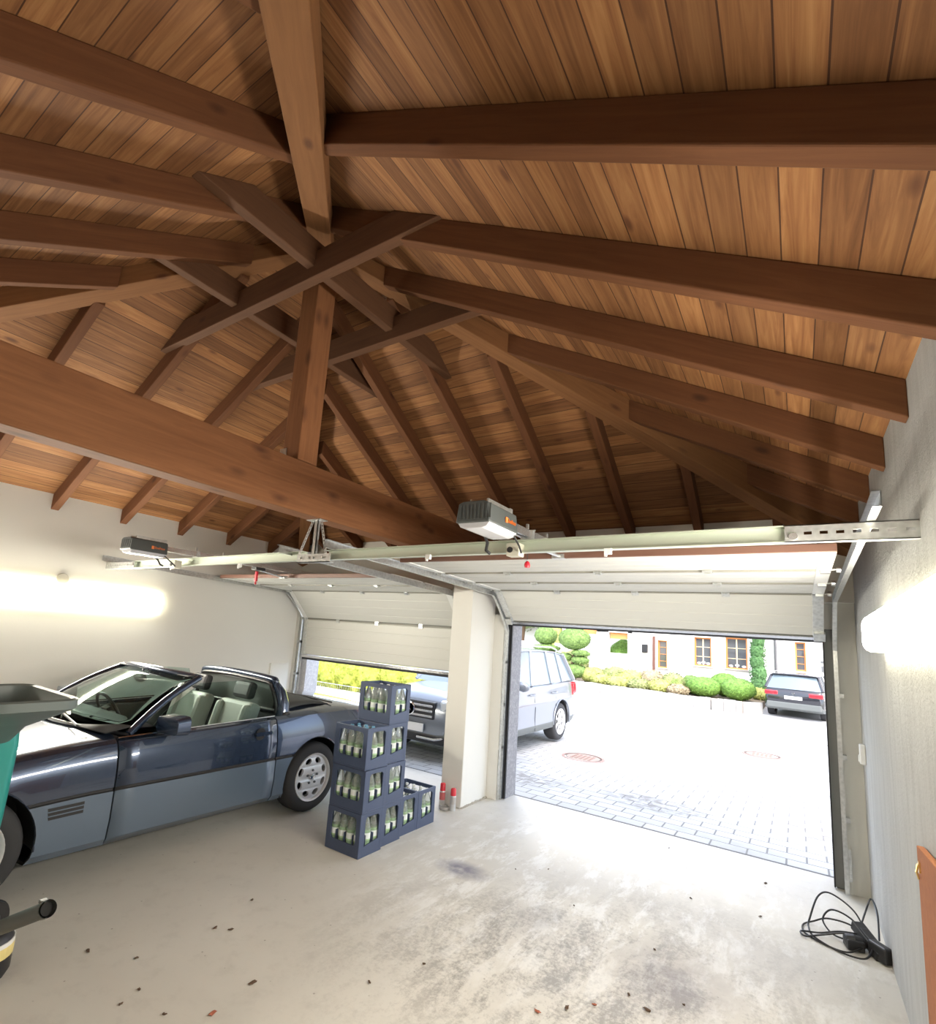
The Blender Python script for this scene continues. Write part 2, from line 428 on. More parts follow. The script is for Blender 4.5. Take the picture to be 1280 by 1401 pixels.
for i, x in enumerate([-2.3, -1.64, -.98, -.34, .35, 1.01, 1.68, 2.34]):
    yi = abs(x) * kb + .09
    p = [(x, BY, zback(BY) - RD), (x, -yi, zback(yi) - RD), (x, -yi, zback(yi)), (x, BY, zback(BY))]
    lab = 'brown rafter on the rear roof slope, %s counting from the left wall' % ORD[i]
    timber('rafter', p, (1, 0, 0), RW, WOOD, lab, 'rafter', 'rafters of the pyramid roof')
# hip rafters
for (cx_, cy_, zc, lab) in ((W, FY, 2.635, 'long hip rafter running down to the corner right of the open door'), (-W, FY, 2.66, 'hip rafter running down to the corner behind the left garage door'),
                           (-W, BY, 2.69, 'pale-bottomed hip rafter running back to the rear left corner'), (W, BY, 2.676, 'broad hip rafter passing overhead from the roof peak, seen from below')):
    K = kf if cy_ > 0 else kb
    sx = 1 if cx_ > 0 else -1; sy = 1 if cy_ > 0 else -1
    L = min(W, abs(cy_) / K)
    ex, ey = sx * L, sy * L * K
    d = Vector((cx_, cy_, 0)).normalized(); n = Vector((-d.y, d.x, 0))
    top1 = APX - SL_S * L - .0
    q_ = -.10 if (cx_ > 0 and cy_ < 0) else .06
    p = [(cx_, cy_, zc), (d.x * q_, d.y * q_, 4.645), (d.x * q_, d.y * q_, APX - .06), (cx_, cy_, (zside(cx_) if cy_ < 0 else min(zside(cx_), zfront(FY))) - .005)]
    timber('hip_rafter', p, n, .156, WOOD_HIP, lab, 'rafter', 'hip rafters')
# tie beam, king post, collar beams
timber('tie_beam', [(0, BY, 2.555), (0, FY, 2.555), (0, FY, 2.931), (0, BY, 2.931)], (1, 0, 0), .165, WOOD_TIE, 'massive knotty tie beam spanning the garage above the pillar', 'beam', bevel=.01)
kp = empty('king_post', (0, 0, 2.931), 'vertical king post standing on the tie beam under the roof peak', 'post')
Mk = Matrix(((0, 0, 1, 0), (0, 1, 0, 0), (-1, 0, 0, 0), (0, 0, 0, 1)))
b = MB(); b.box((-1.76, -.09, -.09), (0, .09, .09))
o = b.build('post', WOOD_TIE, mat_world=Mk, bevel=.008); o.matrix_world = Matrix(); o.parent = kp
o.matrix_local = Mk @ Matrix.Translation((0, 0, 0))
b = MB(); b.box((-.115, -.096, 2.932), (-.045, -.09, 3.03)); b.box((-.10, -.1, 2.95), (-.092, -.09, 3.015)); b.box((-.07, -.1, 2.95), (-.062, -.09, 3.015)); b.build('metal_bracket', GALV, kp)
LX, LY = 1.047, 1.098; C0 = (2.9843, -2.4148, 1.76)
zx = 1.76 + (3.907 - 1.76) * LX; zy = 1.76 + (3.907 - 1.76) * LY - .03
for q, lab in ((-.5336, 'horizontal collar beam nearest the viewer, crossing in front of the king post'), (.2412, 'horizontal collar beam behind the king post, parallel to the garage doors')):
    y = C0[1] + (q - C0[1]) * LX + .036
    h = .19; a, c = (APX - zx) / SL_S, (APX - zx - h) / SL_S
    timber('collar_beam', [(-a, y, zx), (a, y, zx), (c, y, zx + h), (-c, y, zx + h)], (0, 1, 0), .072, WOOD_COL, lab, 'beam', 'crossed collar beams', along=((-a, y, zx), (a, y, zx)))
for q, lab in ((-.0744, 'dark collar beam left of the king post running front to back'), (.6924, 'dark collar beam right of the king post running front to back')):
    x = C0[0] + (q - C0[0]) * LY - .036
    h = .19; a, c = (APX - zy) / SL_F, (APX - zy - h) / SL_F; a2, c2 = (APX - zy) / SL_B, (APX - zy - h) / SL_B
    timber('collar_beam', [(x, -a2, zy), (x, a, zy), (x, c, zy + h), (x, -c2, zy + h)], (1, 0, 0), .072, WOOD_COL, lab, 'beam', 'crossed collar beams', along=((x, -a2, zy), (x, a, zy)))

# ------------------------------------------------------------------ camera, light
cam = bpy.data.cameras.new('camera'); co = bpy.data.objects.new('camera', cam); COL.objects.link(co); SC.camera = co
yw, pt, rl = R(35.1652), R(9.278), R(4.1439)
fwd = Vector((-math.sin(yw) * math.cos(pt), math.cos(yw) * math.cos(pt), math.sin(pt)))
rt = Vector((math.cos(yw), math.sin(yw), 0)); up = rt.cross(fwd)
r2 = rt * math.cos(rl) + up * math.sin(rl); u2 = -rt * math.sin(rl) + up * math.cos(rl)
co.matrix_world = Matrix(((r2.x, u2.x, -fwd.x, C0[0]), (r2.y, u2.y, -fwd.y, C0[1]), (r2.z, u2.z, -fwd.z, C0[2]), (0, 0, 0, 1)))
cam.sensor_fit = 'HORIZONTAL'; cam.sensor_width = 36; cam.lens = 706.6976 / 1280 * 36
cam.shift_x = (640 - 594.6056) / 1280; cam.shift_y = (751.8108 - 700.5) / 1280
cam.clip_start = .03
w = bpy.data.worlds.new('world'); SC.world = w; w.use_nodes = True
bg = w.node_tree.nodes['Background']
sky = w.node_tree.nodes.new('ShaderNodeTexSky'); sky.sky_type = 'NISHITA'; sky.sun_disc = False; sky.sun_elevation = R(48); sky.sun_rotation = R(150); sky.dust_density = 4.; sky.altitude = 300
mx = w.node_tree.nodes.new('ShaderNodeMix'); mx.data_type = 'RGBA'; mx.inputs[0].default_value = .85; mx.inputs[7].default_value = (.35, .36, .37, 1)
w.node_tree.links.new(sky.outputs[0], mx.inputs[6]); w.node_tree.links.new(mx.outputs[2], bg.inputs[0])
SKY_STRENGTH = 2.4
bg.inputs[1].default_value = SKY_STRENGTH
sun = bpy.data.lights.new('sun', 'SUN'); sun.energy = .8; sun.angle = R(12); sun.color = (1, .97, .92)
so = bpy.data.objects.new('sun', sun); COL.objects.link(so); so.rotation_euler = (R(38), 0, R(-150)); so.location = (0, 10, 12)
SC.view_settings.view_transform = 'Standard'; SC.view_settings.look = 'None'; SC.view_settings.gamma = 1; SC.view_settings.use_curve_mapping = False
SC.view_settings.exposure = 0.87
SC.cycles.max_bounces = 8; SC.cycles.diffuse_bounces = 5; SC.cycles.sample_clamp_indirect = 8
# tube lamps on the two side walls
def wall_lamp(x, y0, y1, z0, z1, sgn, label, m):
    e = empty('wall_lamp', (x, (y0 + y1) / 2, z0), label, 'lamp', 'fluorescent wall lamps')
    t = .085; b = MB()
    pr = [(0, z0), (t * .6, z0), (t * .82, z0 + t * .12), (t * .96, z0 + t * .36), (t, z0 + t * .6), (t, z1 - t * .6), (t * .96, z1 - t * .36), (t * .82, z1 - t * .12), (t * .6, z1), (0, z1)]
    b.prism(pr, lambda u, v, w_: (x + sgn * (.012 + u), w_, v), y0, y1); df = b.build('diffuser', [m, LAMP_S], e)
    for p in df.data.polygons: p.material_index = 0 if abs(p.normal.x) > .6 else 1
    b = MB(); b.box((min(x, x + sgn * .012), y0 + .01, z0 + .02), (max(x, x + sgn * .012), y1 - .01, z1 - .02)); b.build('base_plate', WHTP, e)
    return e
LAMP_S = mat('lamp_diffuser_edge', (.9, .9, .85), .4); emit(LAMP_S, (1, .93, .62), 4.)
emit(LAMP, (1, .94, .80), 66.); emit(LAMP_R, (1, .94, .82), 40.)
wall_lamp(-W, -1.62, .88, 1.79, 1.982, 1, 'long glowing fluorescent lamp on the left wall above the convertible', LAMP)  # real lamp; its unseen rear length is added to brighten the room
wall_lamp(W, -1.08, 1.42, 1.835, 2.035, -1, 'glowing rounded fluorescent lamp on the rough right wall', LAMP_R)  # real lamp, extended out of view towards the back for more room light

# ------------------------------------------------------------------ garage doors
def sweep_c(mb, path, x, sx, w=.062, lip=.028, th=.003, mi=0):
    """C profile along a path in the y-z plane at constant x; lips point towards sx"""
    n = len(path); rows = []
    for i, (y, z) in enumerate(path):
        a = path[max(i - 1, 0)]; c = path[min(i + 1, n - 1)]
        d = Vector((c[0] - a[0], c[1] - a[1])).normalized(); nn = Vector((-d.y, d.x)); h = w / 2
        sec = [(lip, -h), (0, -h), (0, h), (lip, h), (lip, h - th), (th, h - th), (th, -h + th), (lip, -h + th)]
        rows.append([(x + sx * q, y + nn.x * k, z + nn.y * k) for q, k in sec])
    mb.grid(rows, mi, close=True)
def door_z(y): return 2.29 + (2.66 - y) * .03
def section(e, x0, x1, p0, p1, k, first=False):
    """one door section from p0 to p1 (y,z) inner face; body lies outside/above"""
    d = Vector((p1[0] - p0[0], p1[1] - p0[1])); L = d.length; d.normalize(); nn = Vector((-d.y, d.x))
    if nn.x < 0 and abs(nn.x) > .3 or nn.y < -.3: nn = -nn
    g = .009; T = .04
    def fn(u, v, t): return (t, p0[0] + d.x * u + nn.x * v, p0[1] + d.y * u + nn.y * v)
    prof = [(g, T), (g, .012), (g + .012, 0)]
    m = 4
    for i in range(1, m):
        q = L * i / m; prof += [(q - .008, 0), (q - .003, .003), (q + .003, .003), (q + .008, 0)]
    prof += [(L - g - .012, 0), (L - g, .012), (L - g, T)]
    b = MB(); b.prism(prof, fn, x0 + .05, x1 - .05)
    pn = b.build('panel', PANEL, e)
    for sx, xa, xb in ((0, x0, x0 + .075), (1, x1 - .075, x1)):
        b = MB(); b.prism([(g, -.006), (L - g, -.006), (L - g, T), (g, T)], fn, xa, xb); b.build('end_stile', WHTP if k else GALV, pn, bevel=.002)
    return fn, L
def hinge(e, fn, L, xs, w01):
    b = MB(); b.prism([(L - .008, -.011), (L + .008, -.011), (L + .010, .012), (L - .010, .012)], fn, w01[0] + .08, w01[1] - .08); b.build('seam_lip', LIP, e)
    for x in xs:
        b = MB(); b.prism([(L - .035, -.016), (L + .035, -.016), (L + .035, -.002), (L - .035, -.002)], fn, x - .03, x + .03)
        b.prism([(L - .012, -.026), (L + .012, -.026), (L + .012, -.014), (L - .012, -.014)], fn, x - .022, x + .022)
        b.build('hinge', GALV, e, bevel=.002)
def roller(e, x0, x1, p):
    for x, s in ((x0, -1), (x1, 1)):
        b = MB(); b.lathe([(.0, -.012), (.02, -.012), (.02, .012), (0, .012)], 12, 0, 'x', (x + s * .035, p[0], p[1]))
        b.tube([(x - s * .06, p[0], p[1]), (x + s * .03, p[0], p[1])], .006, 6); b.cbox((x - s * .03, p[0], p[1] - .01), (.05, .07, .03)); b.build('roller', GALV, e, bevel=.001)
# door_1: right, fully open
d1 = bpy.data.objects.new('door_1', None); COL.objects.link(d1); d1.location = (1.72, FY, 2.0)
tag(d1, 'white sectional garage door fully open under its ceiling tracks', 'garage door', None, 'structure')
XA, XB = .262, 3.178
pts = [(3.02, 1.962), (2.66, 2.29)] + [(2.66 - .56 * i, door_z(2.66 - .56 * i)) for i in (1, 2, 3)]
for i in range(4):
    fn, L = section(d1, XA, XB, pts[i], pts[i + 1], i)
    if i < 3: hinge(d1, fn, L, [.98, 1.75, 2.5], (XA, XB))
    if i == 0:
        b = MB(); b.prism([(-.035, .0), (.0, -.004), (.0, .045), (-.035, .04)], fn, XA, XB); b.build('bottom_rail', ALU, d1)
        b = MB(); b.prism([(-.07, .008), (-.035, .004), (-.035, .036), (-.07, .03)], fn, XA + .01, XB - .01); b.build('bottom_seal', RUB, d1)
        b = MB(); b.prism([(-.02, -.03), (.07, -.03), (.07, -.004), (-.02, -.004)], fn, XB - .07, XB + .01); b.prism([(-.02, -.03), (.07, -.03), (.07, -.004), (-.02, -.004)], fn, XA - .01, XA + .06); b.build('corner_bracket', GALV, d1, bevel=.003)
for p in pts[1:4]:
    roller(d1, XA, XB, p)
    b = MB(); b.tube([(XA, p[0] + .02, p[1] + .022), (XB, p[0] + .02, p[1] + .022)], .017, 8); b.build('joint_seal', SEALG, d1)
y_, z_ = pts[4]; b = MB(); b.box((XA, y_ - .03, z_ - .005), (XB, y_ - .006, z_ + .04)); b.build('top_seal', SEALB, d1, bevel=.004)
# door_2: left, half lowered
d2 = bpy.data.objects.new('door_2', None); COL.objects.link(d2); d2.location = (-1.8, FY, 1.3)
tag(d2, 'white sectional garage door half lowered behind the convertible', 'garage door', None, 'structure')
XC, XD = -3.225, -.335
pts2 = [(3.075, 1.31), (3.06, 1.855), (2.69, 2.25)] + [(2.69 - .56 * i, 2.255 + .017 * i) for i in (1, 2)]
for i in range(4):
    fn, L = section(d2, XC, XD, pts2[i], pts2[i + 1], i)
    if i < 3: hinge(d2, fn, L, [-2.5, -1.75, -1.0], (XC, XD))
    if i == 0:
        b = MB(); b.prism([(-.035, .0), (.0, -.004), (.0, .045), (-.035, .04)], fn, XC, XD); b.build('bottom_rail', ALU, d2)
        b = MB(); b.prism([(-.065, .008), (-.035, .004), (-.035, .036), (-.065, .03)], fn, XC + .01, XD - .01); b.build('bottom_seal', RUB, d2)
for p in pts2[1:4]:
    roller(d2, XC, XD, p)
    b = MB(); b.tube([(XC, p[0] + .02, p[1] + .02), (XD, p[0] + .02, p[1] + .02)], .019, 8); b.build('joint_seal', SEALG, d2)
y_, z_ = pts2[4]; b = MB(); b.box((XC, y_ - .03, z_ - .005), (XD, y_ - .006, z_ + .04)); b.build('top_seal', SEALB, d2, bevel=.004)
# tracks
def track(x, sx, path, label, mat_=GALV):
    e = empty('door_track', (x, path[-1][0], 0), label, 'track', 'galvanised door tracks')
    b = MB(); sweep_c(b, path, x, sx); b.build('channel', mat_, e)
    yv = path[-1][0]
    b = MB(); b.box((min(x, x - sx * .035), yv + .04, .0), (max(x, x - sx * .035), yv + .05, 1.9)); b.build('side_angle', ALU, e)
    b = MB(); b.box((x - sx * .012 - .009, yv - .024, .105), (x - sx * .012 + .009, yv - .018, .335))
    for i in range(6): b.box((x - sx * .012 - .006, yv - .032, .12 + i * .034), (x - sx * .012 + .006, yv - .022, .132 + i * .034))
    b.build('slotted_plate', GALV, e)
    for z in (.55, 1.02, 1.5):
        b = MB(); b.cbox((x - sx * .012, yv + .0, z), (.03, .07, .035)); b.build('bracket', GALV, e)
    return e
def tpath(y0, z0, z1, yv=3.085):
    p = [(y0, z0), (2.70, z1)]
    for i in range(1, 6):
        a = i / 6.; p.append((2.70 + (yv - 2.70) * (a ** .9), z1 - .36 * a ** 1.15))
    return p + [(yv, 1.86), (yv, 0.01)]
track(3.262, -1, tpath(.02, 2.372, 2.262), 'galvanised track on the right wall side of the open door')
track(.205, 1, tpath(.14, 2.35, 2.262), 'galvanised track beside the white pillar for the open door')
track(-.295, -1, tpath(.14, 2.33, 2.245), 'galvanised track left of the pillar for the half lowered door')
track(-3.30, 1, tpath(.14, 2.33, 2.245), 'galvanised track along the left wall over the convertible')
b = MB(); b.box((.225, 3.125, .01), (.235, 3.165, HZ - .13)); b.box((.20, 3.15, .01), (.255, 3.175, HZ - .13)); tag(b.build('rubber_strip', RUB), 'black rubber strip beside the grey concrete jamb left of the open door', 'seal')
b = MB(); b.box((W - .222, 3.14, .01), (W - .212, 3.175, HZ - .13)); b.box((W - .212, 3.166, .01), (W - .15, 3.175, HZ - .13), 1); tag(b.build('rubber_strip', [RUB, mat('grey_seal', (.20, .205, .20), .5)]), 'black rubber strip on the right jamb of the open doorway', 'seal')

# cross rails with torsion tube and perforated end angles
def perforated(e, x0, x1, y, z, h=.075, name='perforated_angle'):
    L = x1 - x0; n = max(4, int(L / .05)); holes = []
    for i in range(n):
        a = x0 + L * (i + .25) / n; c = a + L * .5 / n
        holes.append([(a, z + h * .42), (c, z + h * .42), (c, z + h * .60), (a, z + h * .60)])
    b = MB(); b.prism([(x0, z), (x1, z), (x1, z + h), (x0, z + h)], lambda u, v, t: (u, t, v), y - .003, y, holes=[q[::-1] for q in holes])
    b.box((x0, y - .003, z), (x1, y + .035, z + .004)); b.box((x0, y - .003, z + h - .004), (x1, y + .035, z + h))
    return b.build(name, GALV, e)
def crossrail(x0, x1, pa0, pa1, y, z0, z1, label):
    e = empty('cross_rail', ((x0 + x1) / 2, y, z0), label, 'rail', 'cross rails at the rear of the door tracks')
    b = MB()
    b.prism([(0, 0), (.045, 0), (.045, .075), (0, .075), (0, .07), (.04, .07), (.04, .005), (0, .005)], lambda u, v, t: (t, y + u, v + z0 + (z1 - z0) * (t - x0) / (x1 - x0)), x0, x1)
    b.build('channel', GALV_G, e)
    perforated(e, pa0, pa1, y - .004, (z0 if pa0 < (x0 + x1) / 2 else z1) - .002)
    xb = (pa0 + .03) if pa0 > (x0 + x1) / 2 else (pa1 - .03)
    b = MB(); b.lathe([(.0, -.012), (.016, -.012), (.016, 0), (0, 0)], 12, 0, 'y', (xb, y - .006, z0 + .036)); b.build('bolt', ALU, e)
    for xx in (x0 + (x1 - x0) * .33, x0 + (x1 - x0) * .72):
        b = MB(); b.cbox((xx, y - .008, z0 - .004), (.035, .02, .03)); b.cbox((xx - .012, y - .008, z0 - .02), (.012, .012, .02)); b.build('clip', WHTP, e)
    return e
crossrail(.12, 3.02, 2.96, W, .235, 2.245, 2.258, 'long greenish zinc cross rail behind the open door reaching the right wall')
crossrail(-2.9, -.12, -W, -2.75, .235, 2.222, 2.245, 'zinc cross rail above the convertible reaching the left wall')
# hanger
e = empty('rail_hanger', (0, .24, 2.22), 'galvanised hanger with two perforated straps under the tie beam', 'bracket')
b = MB(); b.box((-.02, .225, 2.25), (.02, .232, 2.555)); b.box((-.02, .225, 2.25), (-.014, .25, 2.555)); b.box((.014, .225, 2.25), (.02, .25, 2.555)); b.build('post', GALV, e)
b = MB(); b.box((-.075, .19, 2.549), (.075, .27, 2.555)); b.build('top_plate', GALV, e)
def strap(e, a, c):
    a, c = Vector(a), Vector(c); b = MB(); d = c - a; L = d.length; d.normalize(); s_ = d.cross(Vector((0, 1, 0))).normalized()
    n = int(L / .028); holes = []
    for i in range(n):
        t0 = (i + .3) * L / n; t1 = (i + .7) * L / n; holes.append([(t0, -.006), (t0, .006), (t1, .006), (t1, -.006)])
    b.prism([(0, -.012), (L, -.012), (L, .012), (0, .012)], lambda u, v, t: tuple(a + d * u + s_ * v + Vector((0, t, 0))), 0, .003, holes=holes); b.build('strap', GALV, e)
strap(e, (-.03, .22, 2.55), (-.15, .215, 2.275)); strap(e, (.06, .22, 2.55), (.15, .215, 2.285))
b = MB(); b.box((-.16, .215, 2.225), (.20, .222, 2.29)); b.box((-.16, .215, 2.225), (.20, .26, 2.231))
for x in (-.12, -.03, .02, .12): b.lathe([(0, -.01), (.009, -.01), (.009, 0), (0, 0)], 8, 0, 'y', (x, .215, 2.26))
b.build('centre_plate', GALV, e)

# door openers
def opener(x, y0, z0, ye, label, logo, fl, hd):
    e = empty('door_opener', (x, y0, z0), label, 'door opener', 'door openers')
    b = MB(); hw = .098; L = .33
    b.prism([(-hw, .035), (-hw + .012, .13), (-hw + .04, .14), (hw - .04, .14), (hw - .012, .13), (hw, .035), (hw, .028), (-hw, .028)], lambda u, v, t: (x + u, t, z0 + v), y0, y0 + L)
    hs = b.build('housing', BOXG, e, bevel=.012)
    b = MB(); b.prism([(-hw + .004, .03), (-hw + .02, .008), (-hw + .05, 0), (hw - .05, 0), (hw - .02, .008), (hw - .004, .03)], lambda u, v, t: (x + u, t, z0 + v), y0 + .015, y0 + L - .004)
    b.build('lamp_cover', BOXU, e, bevel=.004)
    b = MB()
    for i in range(9): b.box((x - hw + .02 + i * .022, y0 - .004, z0 + .045), (x - hw + .03 + i * .022, y0 + .004, z0 + .12))
    b.build('vent_ribs', BOXG, e)
    if logo:
        b = MB(); X = x + hw - .003; yy = y0 + L - .15; zc = z0 + .075
        b.prism([(yy, zc - .014), (yy + .022, zc - .014), (yy + .022, zc + .014), (yy, zc + .014)], lambda u, v, t: (t, u, v), X, X + .005)
        # simple seven letter word bar built of strokes
        k = yy + .032
        for ch in range(7):
            h = .022 if ch in (0, 3) else .015
            b.box((X, k, zc - .010), (X + .005, k + .0035, zc - .010 + h)); b.box((X, k, zc - .010 + h * .55), (X + .005, k + .0095, zc - .007 + h * .55)); k += .0132
        b.build('lettering', ORNG, e)
    b = MB(); b.box((x - .035, y0 + L - .1, z0 + .08), (x + .035, y0 + L - .06, z0 + .165)); b.box((x - .055, y0 + .06, z0 + .135), (x - .045, y0 + L - .02, z0 + .165)); b.box((x + .045, y0 + .06, z0 + .135), (x + .055, y0 + L - .02, z0 + .165)); b.box((x - .06, y0 + L - .03, z0 + .12), (x + .06, y0 + L, z0 + .168)); b.build('mount_plate', GALV, e)
    b = MB(); z1 = z0 + .07
    b.prism([(-.03, 0), (-.012, 0), (-.012, .008), (-.022, .008), (-.022, .030), (.022, .030), (.022, .008), (.012, .008), (.012, 0), (.03, 0), (.03, .046), (-.03, .046)], lambda u, v, t: (x + u, t, z1 + v), y0 + L - .02, ye)
    b.build('rail', ALU, e)
    b = MB(); b.tube([(x, y0 + L, z1 + .016), (x, ye - .1, z1 + .016)], .007, 6); b.build('drive_belt', BLKP, e)
    for yy in (y0 + L + .32, y0 + L + .62):
        b = MB(); b.box((x - .04, yy, z1 - .006), (x + .04, yy + .03, z1 + .048)); b.box((x - .006, yy, z1 + .04), (x + .006, yy + .02, z1 + .09)); b.lathe([(0, -.05), (.005, -.05), (.005, .05), (0, .05)], 8, 0, 'x', (x, yy + .015, z1 + .05)); b.build('rail_clamp', GALV, e)
    # trolley, arm, release cord
    b = MB(); b.box((x - .045, fl[0] - .06, z1 - .035), (x + .045, fl[0] + .06, z1 - .002)); b.build('trolley', BLKP, e, bevel=.004)
    ya, za = hd
    b = MB(); b.tube([(x, fl[0] + .03, z1 - .03), (x + .01, ya, za)], .011, 8); b.cbox((x, ya + .02, za), (.09, .05, .03)); b.build('door_arm', GALV, e)
    b = MB(); b.tube([(x - .02, fl[0], z1 - .03), (x - .02, fl[0], fl[1] + .03)], .0025, 5); cd = b.build('release_cord', BLKP, e)
    b = MB()
    if fl[2]: b.box((x - .035, fl[0] - .012, fl[1] - .05), (x - .005, fl[0] + .012, fl[1] + .06)); b.lathe([(0, -.085), (.01, -.08), (.012, -.07), (.008, -.055), (0, -.05)], 10, 0, 'z', (x - .02, fl[0], fl[1]))
    else: b.lathe([(0, -.022), (.016, -.02), (.019, -.004), (.014, .012), (.005, .02), (0, .022)], 14, 0, 'z', (x - .02, fl[0], fl[1]))
    b.build('release_handle', REDP, e, smooth=40, bevel=.003 if fl[2] else 0)
    # small relay box with cable below the housing
    b = MB(); b.box((x - .02, y0 + L + .10, z0 - .075), (x + .06, y0 + L + .17, z0 + .0)); bx = b.build('relay_box', mat('relay_cream', (.62, .60, .50), .5), e, bevel=.004)
    b = MB(); b.lathe([(0, -.004), (.017, -.004), (.017, .004), (0, .004)], 14, 0, 'y', (x + .005, y0 + L + .097, z0 - .04)); b.build('button', BLKP, bx)
    b = MB(); b.tube([(x - .09, y0 + L - .03, z0 + .02), (x - .10, y0 + L + .02, z0 - .01), (x - .13, y0 + L + .06, z0 - .045), (x - .12, y0 + L + .09, z0 - .06)], .009, 8); b.build('cable', BLKP, e, smooth=60); b = MB(); b.tube([(x + .08, y0 + L - .02, z0 + .02), (x + .085, y0 + L + .05, z0 - .03), (x + .075, y0 + L + .1, z0 - .06)], .006, 6); b.build('cable', BLKP, e, smooth=60)
    return e
opener(1.655, -.22, 2.305, FY, 'grey door opener with white lamp cover behind the open door', True, (.50, 2.225, 0), (.95, 2.35))
opener(-1.86, -.28, 2.275, FY, 'dark door opener above the convertible with a red release handle', True, (1.12, 2.24, 1), (1.45, 2.28))

# ------------------------------------------------------------------ small fittings
b = MB(); b.lathe([(0, 0), (.055, 0), (.06, .01), (.055, .022), (0, .026)], 24, 0, 'x', (-W, -.171, 2.055)); tag(b.build('junction_cap', plaster('cap_white', (.66, .64, .58), (.6, .58, .52), 50, .05), smooth=40), 'small round cover cap on the left wall just above the lamp', 'cover cap')
e = empty('switch_box', (W, 2.9, 1.02), 'small white light switch on the right wall near the open door', 'switch')
b = MB(); b.box((W - .035, 2.862, 1.015), (W, 2.935, 1.16)); b.build('housing', WHTP, e, bevel=.006)
b = MB(); b.box((W - .042, 2.876, 1.03), (W - .034, 2.921, 1.08)); b.build('rocker', WHTP, e, bevel=.003)
b = MB(); b.box((-W, 2.64, .35), (-W + .03, 2.97, 1.17)); b.box((-W + .03, 2.66, .37), (-W + .035, 2.95, 1.15)); tag(b.build('meter_cabinet', WALL_L, bevel=.006), 'white flat cabinet on the left wall beside the half lowered door', 'cabinet')
E_BR = wood_mat('reddish_board', (.42, .17, .075), (.34, .13, .06), (.2, .06, .03))
e = empty('wall_board', (W - .03, .2, 0), 'reddish brown wooden board leaning on the right wall at the picture edge', 'board')
b = MB(); b.prism([(-.5, .28), (.652, .28), (.637, 1.045), (-.5, 1.13)], lambda u, v, t: (t, u, v), W - .028, W - .004)
b.box((W - .028, -.5, 0), (W - .004, .655, .28)); b.build('board', E_BR, e, bevel=.003)
b = MB(); b.box((W - .033, .575, .955), (W - .026, .60, .995)); b.tube([(W - .034, .587, .985), (W - .040, .585, .955), (W - .034, .583, .93)], .004, 8); b.build('brass_hook', mat('brass', (.85, .62, .25), .3, .9), e)

# spray cans at the foot of the pillar
def spray(x, y, h, label, body, band):
    e = empty('spray_can', (x, y, 0), label, 'spray can', 'spray cans by the pillar')
    b = MB(); b.lathe([(.0, .0), (.03, .0), (.031, .006), (.031, h * .30), (.031, h * .62), (.031, h * .66), (.024, h * .70), (.0, h * .70)], 20, 0, 'z', (x, y, 0), mis=[0, 0, 0, 1, 0, 0, 0, 0]); b.build('can', [body, band], e, smooth=40)
    b = MB(); b.lathe([(.0, h), (.02, h), (.027, h - .008), (.029, h * .68), (.0, h * .68)], 20, 0, 'z', (x, y, 0)); b.build('cap', REDP, e, smooth=40)
SIL = mat('tinplate_print', (.55, .54, .53), .3, .6); 
spray(-.105, 2.43, .23, 'spray can with a tall red cap and red band, left one at the pillar', SIL, mat('red_band', (.5, .12, .12), .4))
spray(.045, 2.40, .215, 'pale spray can with a round red cap, right one at the pillar', mat('pale_can', (.62, .63, .64), .3, .5), SIL)
e = empty('glass_jar', (-.03, 2.36, 0), 'low clear glass dish lying before the two spray cans', 'jar')
b = MB(); b.lathe([(0, .002), (.045, .002), (.05, .01), (.05, .035), (.046, .035), (.046, .012), (0, .008)], 20, 0, 'z', (-.03, 2.36, 0)); b.build('jar', mat('jar_glass', (.7, .68, .66), .15, 0, Transmission_Weight=.6), e, smooth=40)

# black cable coil with two plug adapters
def spline(pts, n=8, closed=False):
    pts = [Vector(p) for p in pts]; out = []
    for i in range(len(pts) - 1):
        p0, p1, p2, p3 = pts[max(i - 1, 0)], pts[i], pts[i + 1], pts[min(i + 2, len(pts) - 1)]
        for k in range(n):
            t = k / n; out.append(.5 * ((2 * p1) + (-p0 + p2) * t + (2 * p0 - 5 * p1 + 4 * p2 - p3) * t * t + (-p0 + 3 * p1 - 3 * p2 + p3) * t ** 3))
    return out + [pts[-1]]
e = empty('extension_cable', (3.25, 2.25, 0), 'tangled black extension cable with plug blocks in the right corner', 'cable')
b = MB(); r_ = .0055
b.tube(spline([(3.30, 2.22, .05), (3.24, 2.30, .16), (3.12, 2.38, .205), (3.05, 2.36, .17), (3.00, 2.28, .05), (2.99, 2.22, .012), (3.02, 2.10, .008), (3.14, 2.00, .008), (3.26, 1.98, .02), (3.31, 2.08, .05)]), r_, 6)
b.tube(spline([(3.30, 2.18, .05), (3.22, 2.24, .09), (3.10, 2.30, .07), (3.02, 2.32, .02), (2.96, 2.24, .008), (2.97, 2.12, .008), (3.06, 2.04, .008), (3.18, 2.02, .01), (3.27, 2.10, .04)]), r_, 6)
b.tube(spline([(3.31, 2.20, .05), (3.22, 2.30, .11), (3.12, 2.33, .12), (3.07, 2.28, .06), (3.12, 2.20, .02), (3.22, 2.16, .03), (3.30, 2.14, .05)]), r_, 6)
b.tube(spline([(3.28, 2.16, .06), (3.18, 2.14, .07), (3.05, 2.10, .03), (2.97, 2.06, .012), (2.95, 2.12, .012), (3.05, 2.16, .02), (3.16, 2.2, .05), (3.28, 2.2, .07)]), r_, 6)
b.tube(spline([(3.26, 2.28, .06), (3.31, 2.42, .15), (3.345, 2.50, .20), (3.365, 2.40, .16), (3.355, 2.24, .05)]), r_, 6)
b.build('cord', BLKP, e, smooth=60)
